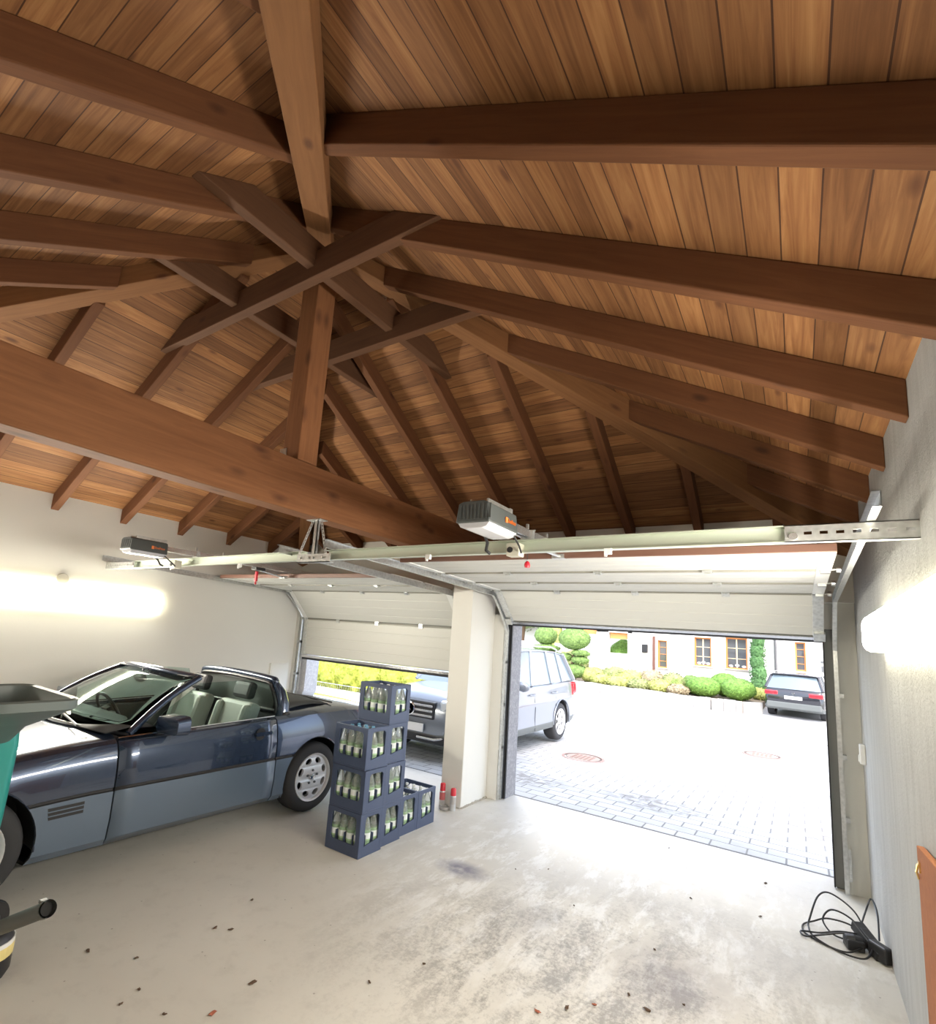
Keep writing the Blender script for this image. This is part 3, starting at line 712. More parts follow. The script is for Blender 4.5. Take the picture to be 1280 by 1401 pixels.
b = MB(); b.M = Matrix.Translation((3.30, 2.16, .06)) @ Matrix.Rotation(R(-62), 4, 'Z') @ Matrix.Rotation(R(18), 4, 'Y'); b.cbox((0, 0, 0), (.24, .07, .055)); b.cbox((.02, 0, .03), (.16, .05, .012)); b.build('socket_block', BLKP, e, bevel=.012)
b = MB(); b.M = Matrix.Translation((3.22, 2.12, .045)) @ Matrix.Rotation(R(15), 4, 'Z'); b.lathe([(0, -.05), (.035, -.045), (.042, 0), (.035, .04), (.02, .07), (0, .075)], 16, 0, 'x'); b.cbox((0, 0, -.01), (.09, .09, .06)); b.build('adapter', BLKP, e, bevel=.008)
b = MB(); b.M = Matrix.Translation((3.345, 2.07, .05)) @ Matrix.Rotation(R(-50), 4, 'Z'); b.cbox((0, 0, 0), (.12, .06, .09)); b.build('plug', BLKP, e, bevel=.012)

# dry leaves and crumbs on the floor
LEAF = mat('dry_leaf', (.10, .06, .035), .8); LEAFR = mat('dry_leaf_red', (.38, .12, .07), .8)
spots = [(.072, -.02, .02, 0), (.258, -.305, .03, 0), (-.106, -.9, .03, 0), (.765, -.74, .035, 1), (.727, -.499, .035, 0), (.614, -.877, .02, 0), (.409, -.97, .02, 0), (.179, -.347, .03, 0), (.134, -.767, .02, 0), (.374, -.872, .018, 0),
         (1.278, .188, .018, 0), (1.155, -.116, .022, 0), (1.9, .261, .03, 1), (2.002, .381, .03, 0), (2.102, .495, .022, 1), (2.318, .636, .035, 0), (2.231, 1.219, .02, 0), (2.457, .802, .012, 0), (1.978, 3.024, .012, 0), (2.723, 2.827, .03, 0), (2.296, 2.099, .02, 0), (2.72, 2.161, .025, 0), (1.68, 1.385, .012, 0), (1.133, 1.613, .012, 0), (1.326, 1.801, .014, 0), (2.217, .692, .02, 0)]
def where(x, y):
    if x < .9: return 'on the pale floor at the lower left'
    return 'on the dusty floor before the open door' if y > .9 else 'on the dirty floor at the bottom middle'
for i, (x, y, s_, c) in enumerate(spots):
    rr = random.Random(i); b = MB(); s_ *= .55
    b.M = Matrix.Translation((x, y, .006)) @ Matrix.Rotation(rr.random() * 6.28, 4, 'Z')
    b.blob((0, 0, .0), (s_, s_ * .5, .004), 2, .9, 2.2, 0, i); rows = []
    for k in range(0):
        t = k / 5.; wd = s_ * .5 * math.sin(PI * min(1, .08 + t * .9)) * (1 + .4 * math.sin(k * 2.1))
        z = .004 + .010 * math.sin(PI * t) + rr.random() * .004
        rows.append([(s_ * (2 * t - 1), -wd, z + .004), (s_ * (2 * t - 1), 0, z - .003), (s_ * (2 * t - 1), wd, z + .006)])
    o = b.build('dry_leaf', LEAFR if c else LEAF)
    g = where(x, y); tag(o, ('curled reddish leaf ' if c else 'small dark dry leaf ') + g, 'leaf', ('reddish leaves ' if c else 'dark dry leaves ') + g)

# ------------------------------------------------------------------ crates and bottles
BOTL = mat('bottle_glass_clear', (.80, .86, .84), .06, 0, Transmission_Weight=.75, IOR=1.3); BOTG = mat('bottle_glass_green', (.42, .62, .40), .12, 0, Transmission_Weight=.35, IOR=1.3)
LABW = mat('bottle_label_white', (.78, .84, .84), .5); LABG = mat('bottle_label_green', (.38, .60, .30), .5); CAPB = mat('bottle_cap_blue', (.12, .32, .50), .4); CAPW = mat('bottle_cap_white', (.8, .82, .82), .4)
def rrect(x0, x1, z0, z1, r, n=4):
    out = []
    for cx, cz, a0 in ((x1 - r, z0 + r, -90), (x1 - r, z1 - r, 0), (x0 + r, z1 - r, 90), (x0 + r, z0 + r, 180)):
        for k in range(n + 1):
            a = R(a0 + 90 * k / n); out.append((cx + r * math.cos(a), cz + r * math.sin(a)))
    return out
CX, CY, CH = .36, .272, .323
def make_crate(label):
    e = empty('bottle_crate', (0, 0, 0), label, 'crate', 'blue bottle crates', local=True)
    t = .012; b = MB(); hx, hy = CX / 2, CY / 2
    out = [(-hx, 0), (hx, 0), (hx, CH), (-hx, CH)]
    hole = rrect(-hx + .045, hx - .045, .085, CH - .035, .03)
    for y in (-hy, hy - t): b.prism(out, lambda u, v, w_: (u, w_, v), y, y + t, holes=[hole[::-1]])
    out = [(-hy + t, 0), (hy - t, 0), (hy - t, CH), (-hy + t, CH)]
    hole = [(-hy + .06, .075), (hy - .045, .10), (hy - .045, CH - .05), (hy - .065, CH - .033), (-hy + .075, CH - .033), (-hy + .06, CH - .05)]
    for x in (-hx, hx - t): b.prism(out, lambda u, v, w_: (w_, u, v), x, x + t, holes=[hole[::-1]])
    # corner ribs, rims
    for sx in (-1, 1):
        for sy in (-1, 1): b.cbox((sx * (hx - .012), sy * (hy - .012), CH / 2), (.026, .026, CH - .002))
    for z in (.004, CH - .012): 
        for sy in (-1, 1): b.cbox((0, sy * (hy - .002), z + .004), (CX, .008, .012))
        for sx in (-1, 1): b.cbox((sx * (hx - .002), 0, z + .004), (.008, CY, .012))
    b.build('body', CRATE, e, bevel=.002)
    b = MB(); b.box((-hx + t, -hy + t, .004), (hx - t, hy - t, .014)); b.build('bottom', CRATE, e)
    b = MB()
    for i in range(1, 4): b.cbox((-hx + CX * i / 4, 0, .10), (.004, CY - .03, .10))
    for i in range(1, 3): b.cbox((0, -hy + CY * i / 3, .10), (CX - .03, .004, .10))
    b.build('divider', CRATE, e)
    return e
def make_bottle(label):
    e = empty('water_bottle', (0, 0, 0), label, 'bottle', 'bottles', local=True)
    b = MB(); b.lathe([(0, .0), (.034, .0), (.037, .006), (.037, .055), (.0365, .06), (.0375, .125), (.037, .165), (.031, .205), (.017, .25), (.0135, .262), (.0135, .278), (0, .278)], 14, 0, 'z', mis=[1, 1, 1, 1, 1, 1, 0, 0, 0, 0, 0]); b.build('glass', [BOTL, BOTG], e, smooth=50)
    b = MB(); b.lathe([(.0382, .088), (.0386, .095), (.0386, .135), (.0382, .142)], 14); 
    b2 = b.build('front_label', LABW, e, smooth=50)
    b = MB(); b.lathe([(.0392, .089), (.0392, .098)], 14); b.build('label_band', LABG, b2, smooth=50)
    b = MB(); b.lathe([(0, .288), (.013, .288), (.0155, .284), (.0155, .270), (.0135, .268)], 12); b.build('cap', CAPW, e, smooth=40)
    return e
col_off = [(-.035, 1.018), (-.062, 1.300), (-.088, 1.578), (-.086, 1.853)]
names = {(0, 0): 'lowest crate of the nearest stack', (0, 1): 'middle crate of the nearest stack of three', (0, 2): 'top crate of the nearest stack of three',
         (1, 0): 'lowest crate of the tall second stack', (1, 1): 'second crate up in the tall second stack', (1, 2): 'third crate up in the tall second stack', (1, 3): 'topmost crate crowning the tall second stack',
         (2, 0): 'single low crate just behind the tall stack', (3, 0): 'single low crate nearest the white pillar'}
cr0 = bo0 = None
for (c, k), nm in names.items():
    lab = 'dark blue plastic bottle crate, ' + nm
    x, y = col_off[c]; z = k * (CH + .0015)
    jx = [0, .004, -.003, .002][k]
    if cr0 is None:
        cr0 = make_crate(lab); cr = cr0
    else: cr = copy_tree(cr0, label=lab)
    cr.location = (x + jx, y, z); cr.rotation_euler = (0, 0, R([0, .6, -.5, .4][k] if c < 2 else 0))
    for i in range(4):
        for j in range(3):
            bl = 'glass water bottle with pale label in the ' + nm; gp = 'bottles in the ' + nm
            if bo0 is None: bo0 = make_bottle(bl); bt = bo0; bt['group'] = gp
            else: bt = copy_tree(bo0, label=bl, group=gp)
            bt.location = (x + jx + (i - 1.5) * .083, y + (j - 1) * .083, z + .0145)
            bt.rotation_euler = (0, 0, random.random() * 6)
            if (c, k) == (0, 2):
                for ch in bt.children if False else [q for q in COL.objects if q.parent == bt]:
                    if ch.name.startswith('cap'): ch.data = ch.data.copy(); ch.data.materials[0] = CAPB

# ------------------------------------------------------------------ cars
PAINT = mat('car_paint_dark_blue', (.027, .045, .088), .24, .45, Coat_Weight=1., Coat_Roughness=.03)
CLAD = mat('car_cladding_blue_grey', (.125, .170, .235), .32, .35, Coat_Weight=.5)
SILV = mat('car_paint_silver', (.23, .25, .285), .3, .5, Coat_Weight=.8)
BLKC = mat('car_paint_black', (.02, .02, .026), .2, .3, Coat_Weight=1.)
GLASS = mat('car_glass', (.62, .75, .72), .02, 0, Transmission_Weight=1., IOR=1.12, Alpha=1.)
GLASSD = mat('car_glass_dark', (.16, .21, .24), .04, 0, Coat_Weight=1.)
LEATH = mat('pale_leather', (.46, .47, .44), .55); DARKI = mat('interior_dark', (.03, .03, .033), .6); SOFT = mat('soft_top_cover', (.055, .058, .06), .7)
CHROME = mat('chrome', (.8, .8, .82), .08, 1.); REDL = mat('tail_lamp_red', (.55, .02, .03), .15, 0, Coat_Weight=1.); LAMPC = mat('headlamp_clear', (.7, .74, .78), .08, .3, Coat_Weight=1.)
PLATE = mat('number_plate', (.8, .8, .8), .4)

def wheel(parent, name, u, v, sgn, r, w_, holes=8, style='hole'):
    """v = outer face; sgn = outward direction along x"""
    c = (v, u, r)
    def X(d): return v - sgn * d
    b = MB()
    def lathe(mb, prof, n=40, mi=0): mb.lathe([(rr, X(d)) for rr, d in prof], n, mi, 'x', (0, u, r), caps=False)
    lathe(b, [(r * .64, .012), (r * .69, .004), (r * .78, .0), (r * .93, .006), (r * .985, .03), (r, .05), (r, w_ - .05), (r * .985, w_ - .03), (r * .93, w_), (r * .66, w_ - .02)])
    t = b.build(name, TYRE, parent, smooth=50)
    b = MB()
    lathe(b, [(r * .69, .004), (r * .68, -.004), (r * .655, .0), (r * .63, .018), (r * .61, .05), (r * .62, w_ * .7), (r * .60, w_ * .7)])
    rim = b.build('rim', RIM, t, smooth=40)
    b = MB(); lathe(b, [(0, w_ * .55), (r * .66, w_ * .55), (r * .66, w_ * .6), (0, w_ * .6)]); b.build('brake', DARKI, t)
    R0 = r * .63; out = [(R0 * math.cos(2 * PI * k / 48), R0 * math.sin(2 * PI * k / 48)) for k in range(48)]
    hs = []
    for i in range(holes):
        a0 = 2 * PI * (i + .5) / holes; h = []
        for k in range(14):
            q = 2 * PI * k / 14
            if style == 'hole': x_, y_ = r * .49 + r * .082 * math.cos(q), r * .120 * math.sin(q)
            else:
                rr_ = r * .38 + r * .19 * math.cos(q); x_, y_ = rr_, r * .19 * math.sin(q) * (rr_ / (r * .5))
            h.append((x_ * math.cos(a0) - y_ * math.sin(a0), x_ * math.sin(a0) + y_ * math.cos(a0)))
        hs.append(h[::-1])
    b = MB(); b.prism(out, lambda p, q, t_: (X(t_ + .03 * (math.hypot(p, q) / R0 - .4) ** 2), u + p, r + q), .012, .035, holes=hs)
    b.build('wheel_disc', RIM, rim, smooth=35)
    b = MB(); lathe(b, [(0, .0), (r * .085, .002), (r * .10, .012), (r * .10, .02)], 24)
    for k in range(5):
        a = 2 * PI * k / 5 + .3; b.lathe([(0, X(.004)), (.011, X(.004)), (.012, X(.02))], 8, 1, 'x', (0, u + math.cos(a) * r * .19, r + math.sin(a) * r * .19))
    b.build('hub', [CHROME, STEELD], rim, smooth=40)
    return t

def cut(o, cyl):
    """boolean difference applied through the evaluated mesh"""
    for (u, r, z) in cyl:
        b = MB(); b.lathe([(0, -1.6), (r, -1.6), (r, 1.6), (0, 1.6)], 48, 0, 'x', (0, u, z)); k = b.build('cutter', RUB, org=(0, 0, 0))
        k.matrix_world = o.matrix_world.copy()
        m = o.modifiers.new('cut', 'BOOLEAN'); m.operation = 'DIFFERENCE'; m.object = k; m.solver = 'EXACT'
        bpy.context.view_layer.update()
        ev = o.evaluated_get(bpy.context.evaluated_depsgraph_get()); me = bpy.data.meshes.new_from_object(ev)
        o.modifiers.clear(); o.data = me; bpy.data.objects.remove(k)
    for p in o.data.polygons: p.use_smooth = True
    o.data.set_sharp_from_angle(angle=R(28))

def interp(st, n):
    out = []
    for i in range(len(st) - 1):
        m = n
        for k in range(m):
            t = k / m; out.append(tuple(a + (b_ - a) * t for a, b_ in zip(st[i], st[i + 1])))
    return out + [st[-1]]

# --- the convertible (local x across, y back, origin at front bumper on the floor)
XS, YS = -1.785, -2.03
car = empty('convertible_car', (XS, YS, 0), 'dark blue open convertible parked nose inwards at the left wall', 'car', local=True)
KEY = [(0, .36, .52, .50, .60), (.03, .26, .60, .58, .72), (.12, .22, .66, .64, .80), (.35, .19, .745, .73, .865), (.84, .18, .835, .825, .898), (1.2, .18, .885, .862, .905), (1.506, .18, .92, .880, .906),
       (1.514, .18, .92, .880, .906), (2.2, .18, .93, .898, .908), (2.866, .18, .945, .915, .907), (2.874, .18, .945, .915, .907), (3.05, .18, .955, .92, .906), (3.355, .19, .985, .93, .902), (3.8, .21, .985, .93, .880), (4.15, .25, .96, .905, .845), (4.36, .30, .92, .86, .79), (4.44, .36, .84, .80, .74), (4.47, .42, .74, .72, .68)]
def lerpkey(u):
    for a, b_ in zip(KEY, KEY[1:]):
        if a[0] <= u <= b_[0]:
            t = (u - a[0]) / max(1e-9, b_[0] - a[0]); t2 = t
            return [p + (q - p) * t2 for p, q in zip(a, b_)]
us = sorted(set([k[0] for k in KEY] + [.22, .5, .66, 1.02, 1.36, 1.66, 1.84, 2.02, 2.4, 2.6, 2.76, 3.18, 3.55, 3.68, 3.95]))
def sec(u, inset=0.):
    _, zb, zc, zs, w_ = lerpkey(u); w_ -= inset
    H = zs - zb; zl = min(.56, zb + .55 * H)
    half = [(0, zb), (w_ - .16, zb), (w_ - .05, zb + .012), (w_ - .012, zb + .06), (w_ + .004, (zb + zl) / 2), (w_ + .002, zl - .012), (w_ - .010, zl - .006), (w_ - .010, zl + .006), (w_ - .002, zl + .012),
            (w_ - .004, zl + (zs - zl) * .40), (w_ - .022, zl + (zs - zl) * .72), (w_ - .05, zs - .028), (w_ - .085, zs - .006), (w_ - .14, zs + (zc - zs) * .22), (w_ * .62, zs + (zc - zs) * .62), (w_ * .32, zs + (zc - zs) * .92), (0, zc)]
    return half
NH = 17
def ring(u, inset=0.):
    h = sec(u, inset); return [(x, u, z) for x, z in h] + [(-x, u, z) for x, z in h[-2:0:-1]]
def kk(k):   # index within a half section
    return k if k < NH - 1 else 2 * (NH - 1) - k - 1
DOOR = (1.514, 2.866)
def mf_body(i, k):
    q = kk(k)
    return 2 if q in (5, 6, 7) else (1 if q < 5 else 0)
def skip_body(i, k):
    u0, u1 = us[i], us[i + 1]; q = kk(k); c = (u0 + u1) / 2
    if 1.52 < c < 3.02 and q >= 12: return True                         # cockpit
    if 1.506 <= u0 and u1 <= 2.874 and 2 <= q <= 12: return True         # door openings
    return False
b = MB(); rows = [ring(u) for u in us]; b.grid(rows, close=True, mf=mf_body, skip=skip_body)
b.F([b.V(*p) for p in rows[0]], 1); b.F([b.V(*p) for p in rows[-1]][::-1], 1)
body = b.build('body', [PAINT, CLAD, RUB], car, weld=True)
body.modifiers.new('s', 'SOLIDIFY').thickness = .018
bpy.context.view_layer.update(); ev = body.evaluated_get(bpy.context.evaluated_depsgraph_get()); me = bpy.data.meshes.new_from_object(ev); body.modifiers.clear(); body.data = me
FWU = .73
cut(body, [(FWU, .365, .325), (3.355, .365, .325)])
ud = [1.518] + [u for u in us if 1.52 < u < 2.86] + [2.862]
for sgn in (1, -1):
    b = MB(); dr = [[(sgn * x, u, z) for x, z in sec(u)[2:13]] for u in ud]
    b.grid(dr, mf=lambda i, k: 2 if (k + 2) in (5, 6, 7) else (1 if k + 2 < 5 else 0))
    d_ = b.build('door', [PAINT, CLAD, RUB], car, smooth=28, solid=.02)
    b = MB(); uu = 2.70
    b.prism(rrect(-.085, .085, -.016, .016, .015), lambda p, q, t: (sgn * (lerpkey(uu)[4] - .006 + t + .0), uu + p, .795 + q), -.004, .024)
    hn = b.build('door_handle', PAINT, d_, bevel=.004)
    b = MB(); b.lathe([(.0, sgn * .90), (.05, sgn * .901), (.052, sgn * .897)], 20, 0, 'x', (0, uu - .02, .79)); b.build('handle_recess', BLKP, hn)
    b = MB(); b.tube([(sgn * (lerpkey(u)[4] - .078), u, lerpkey(u)[3] + .002) for u in ud], .007, 6); b.build('window_trim', CHROME, d_)
    # side window glass
    b = MB(); wl_ = [(1.72, .905), (1.86, 1.02), (2.05, 1.13), (2.20, 1.215), (2.62, 1.225), (2.86, 1.205), (2.93, 1.10), (2.93, .93)]
    def wx(z): return .822 - (z - .9) * .55
    b.prism([(u, z) for u, z in [(1.72, .895)] + wl_[1:-1] + [(2.93, .915)]], lambda p, q, t: (sgn * (wx(q) + t), p, q), 0, .004); b.build('side_window', GLASS, car)
    # mirror
    b = MB(); b.M = Matrix.Translation((sgn * .955, 1.84, .955)) @ Matrix.Rotation(R(sgn * 8), 4, 'Z'); b.prism(rrect(-.12, .12, -.06, .065, .035), lambda u, v, t: (u, t, v * (1 + t * 1.5)), -.055, .055); b.M = Matrix(); b.tube([(sgn * .84, 1.80, .92), (sgn * .90, 1.83, .935)], [.035, .025], 10)
    mr = b.build('side_mirror', PAINT, car, smooth=40, bevel=.012)
    b = MB(); b.lathe([(0, 1.895), (.05, 1.894), (.055, 1.888)], 20, 0, 'y', (sgn * .955, 0, .955)); b.build('mirror_glass', CHROME, mr)
# inner black liner seen through the gaps, wheel housings
b = MB()
for sgn in (1, -1):
    rr_ = [[(sgn * (x - .03), u, max(z, .22)) for x, z in sec(u)[2:12]] for u in (1.45, 1.52, 1.9, 2.4, 2.86, 2.95)]; b.grid(rr_)
b.build('sill_liner', DARKI, car, solid=.004)
for u in (FWU, 3.355):
    for sgn in (1, -1):
        b = MB(); rows_ = []
        for x in (.895, .60):
            rows_.append([(sgn * (x - .018), u + .372 * math.cos(PI * k / 16 - .12), .325 + .372 * math.sin(PI * k / 16 * 1.08 - .12)) for k in range(18)])
        b.grid(rows_); b.F([b.V(*p) for p in rows_[1]]); b.build('wheel_housing', DARKI, car, solid=.006)
        b = MB(); b.tube([(sgn * .894, u + .367 * math.cos(a), .325 + .367 * math.sin(a)) for a in [R(-8 + q * 196 / 24) for q in range(25)]], .006, 6); b.build('arch_trim', PAINT, car, smooth=60)
        wheel(car, 'wheel', u, sgn * .895, sgn, .318, .225)
# cockpit
b = MB(); b.box((-.80, 1.5, .25), (.80, 3.1, .30)); b.box((-.80, 1.50, .25), (.80, 1.56, .88)); b.box((-.80, 3.02, .25), (.80, 3.08, .93)); b.box((-.80, 1.5, .25), (-.77, 3.1, .86)); b.box((.77, 1.5, .25), (.80, 3.1, .86)); b.box((-.11, 1.6, .3), (.11, 3.0, .55)); b.build('interior_tub', DARKI, car, bevel=.02)
b = MB(); b.grid([[(x, 1.38 + .12 * abs(x) ** 2, .918), (x, 1.60, .945), (x, 1.80, .93), (x, 1.86, .86), (x, 1.82, .70)] for x in (-.78, -.5, -.2, .0, .2, .5, .78)]); b.build('dashboard', DARKI, car, smooth=50, solid=.01)
b = MB(); b.M = Matrix.Translation((-.37, 1.98, .86)) @ Matrix.Rotation(R(-62), 4, 'X'); b.tube([(.185 * math.cos(a), .185 * math.sin(a), 0) for a in [2 * PI * k / 28 for k in range(28)]], .014, 8, closed=True); b.cbox((0, 0, -.01), (.34, .04, .02)); b.cbox((0, 0, -.01), (.11, .11, .04)); b.build('steering_wheel', BLKP, car, smooth=50)
for sx in (-.37, .37):
    b = MB(); b.cbox((sx, 2.42, .46), (.50, .52, .16)); st_ = b.build('seat', LEATH, car, bevel=.045)
    b = MB(); b.M = Matrix.Translation((sx, 2.68, .50)) @ Matrix.Rotation(R(-16), 4, 'X'); b.cbox((0, 0, .24), (.50, .13, .56)); b.cbox((-.2, -.05, .24), (.09, .12, .5)); b.cbox((.2, -.05, .24), (.09, .12, .5)); b.build('seat_back', LEATH, st_, bevel=.04)
    b = MB(); b.M = Matrix.Translation((sx, 2.84, 1.06)) @ Matrix.Rotation(R(-12), 4, 'X'); b.cbox((0, 0, .04), (.27, .09, .16)); b.build('head_restraint', DARKI, st_, bevel=.035)
# windscreen
def ws(s, t):   # s across -1..1, t bottom..top
    bx, by, bz = s * .80, 1.36 + .24 * s * s, .925 - .03 * s * s
    tx, ty, tz = s * .635, 2.07 + .12 * s * s, 1.285 - .03 * s * s
    bow = .03 * math.sin(PI * t)
    return (bx + (tx - bx) * t, by + (ty - by) * t - bow * .3, bz + (tz - bz) * t + bow)
N_ = 12
b = MB(); b.grid([[ws(-1 + 2 * i / N_, k / 6) for k in range(7)] for i in range(N_ + 1)]); b.build('windscreen', GLASS, car, smooth=60, solid=.004)
b = MB(); b.tube([ws(-1, k / 6) for k in range(7)], .028, 8); b.tube([ws(1, k / 6) for k in range(7)], .028, 8); b.tube([ws(-1 + 2 * i / N_, 1.0) for i in range(N_ + 1)], .03, 8); fr_ = b.build('windscreen_frame', PAINT, car, smooth=50)
b = MB(); b.tube([ws(-1 + 2 * i / N_, -.01) for i in range(N_ + 1)], .012, 6); b.tube([(.52, 1.37, .935), (.1, 1.43, .955), (-.35, 1.52, .985)], .008, 6); b.build('wiper', BLKP, car, smooth=50)
b = MB(); b.blob((0, 2.02, 1.20), (.11, .025, .04), 2, 0); b.tube([(0, 2.02, 1.21), (0, 2.04, 1.27)], .01, 6); b.build('interior_mirror', GRYP, car, smooth=60)
for sx in (-.42, .42): 
    b = MB(); b.box((sx - .2, 2.10, 1.262), (sx + .2, 2.24, 1.272)); b.build('sun_visor', DARKI, fr_, bevel=.004)
# roll bar with net window
rb = [(-.72, 3.04, .90), (-.67, 3.03, 1.05), (-.60, 3.01, 1.175), (-.53, 3.0, 1.215), (0, 2.98, 1.235), (.55, 3.0, 1.215), (.62, 3.01, 1.175), (.68, 3.03, 1.05), (.70, 3.04, .90)]
b = MB(); b.tube(spline(rb, 5), .034, 10); b.tube([(.70, 3.06, .88), (.695, 3.06, 1.0), (.67, 3.05, 1.1), (.62, 3.02, 1.17)], [.07, .055, .04, .03], 10); b.tube([(-.70, 3.06, .88), (-.695, 3.06, 1.0), (-.67, 3.05, 1.1), (-.62, 3.02, 1.17)], [.07, .055, .04, .03], 10); rbo = b.build('roll_bar', PAINT, car, smooth=60)
b = MB(); b.tube(spline([(p[0] * .955, p[1] - .03, p[2] - .03 if p[2] > 1 else p[2]) for p in rb], 5), .018, 8); b.tube([(-.66, 3.0, .93), (.66, 3.0, .93)], .02, 8); nf = b.build('net_frame', BLKP, rbo, smooth=60)
b = MB(); b.grid([[(x, 2.995, z) for z in (.93, 1.05, 1.175)] for x in (-.63, 0, .63)]); b.build('net_window', mat('smoked_net', (.25, .27, .26), .3, 0, Transmission_Weight=.5, IOR=1.05), rbo, solid=.002)
# folded roof cover
b = MB(); b.grid([[(s * .72 * (1 - .08 * t), 3.07 + .62 * t, .968 + .045 * math.sin(PI * (t * .8 + .1)) - .03 * s * s) for t in (0, .15, .35, .6, .85, 1)] for s in (-1, -.8, -.4, 0, .4, .8, 1)]); b.build('roof_cover', SOFT, car, smooth=50, solid=.012)
b = MB(); b.tube([(s, 3.70 + .0 * s, .985 - .03 * s * s) for s in (-.7, -.3, .3, .7)], .008, 6); b.build('cover_trim', BLKP, car, smooth=60)
# front wing vent, bonnet seam, washers, lamps
for sgn in (1, -1):
    b = MB()
    for k in range(3): b.prism([(1.13 + k * .004, .515 - k * .026), (1.335, .52 - k * .026), (1.335, .502 - k * .026), (1.134 + k * .004, .497 - k * .026)], lambda p, q, t: (sgn * t, p, q), .90, .9105)
    b.build('wing_vent', BLKP, car)
    b = MB(); b.tube([(sgn * (.66 + .02 * u_), .2 + u_ * .95, lerpkey(.2 + u_ * .95)[2] * .985 + .004 - .0) for u_ in (.1, .4, .8, 1.1, 1.25)], .003, 5); b.build('bonnet_seam', BLKP, car)
    b = MB(); b.blob((sgn * .33, 1.05, .882), (.018, .012, .008), 2, 0); b.build('washer_jet', BLKP, car)
    b = MB(); b.cbox((sgn * .62, .05, .58), (.30, .08, .13)); b.build('headlamp', LAMPC, car, bevel=.03)
    b = MB(); b.cbox((sgn * .58, 4.44, .74), (.34, .06, .15)); b.build('tail_lamp', REDL, car, bevel=.02)
b = MB(); b.box((-.36, -.02, .45), (.36, .03, .60)); b.build('grille', BLKP, car, bevel=.02)

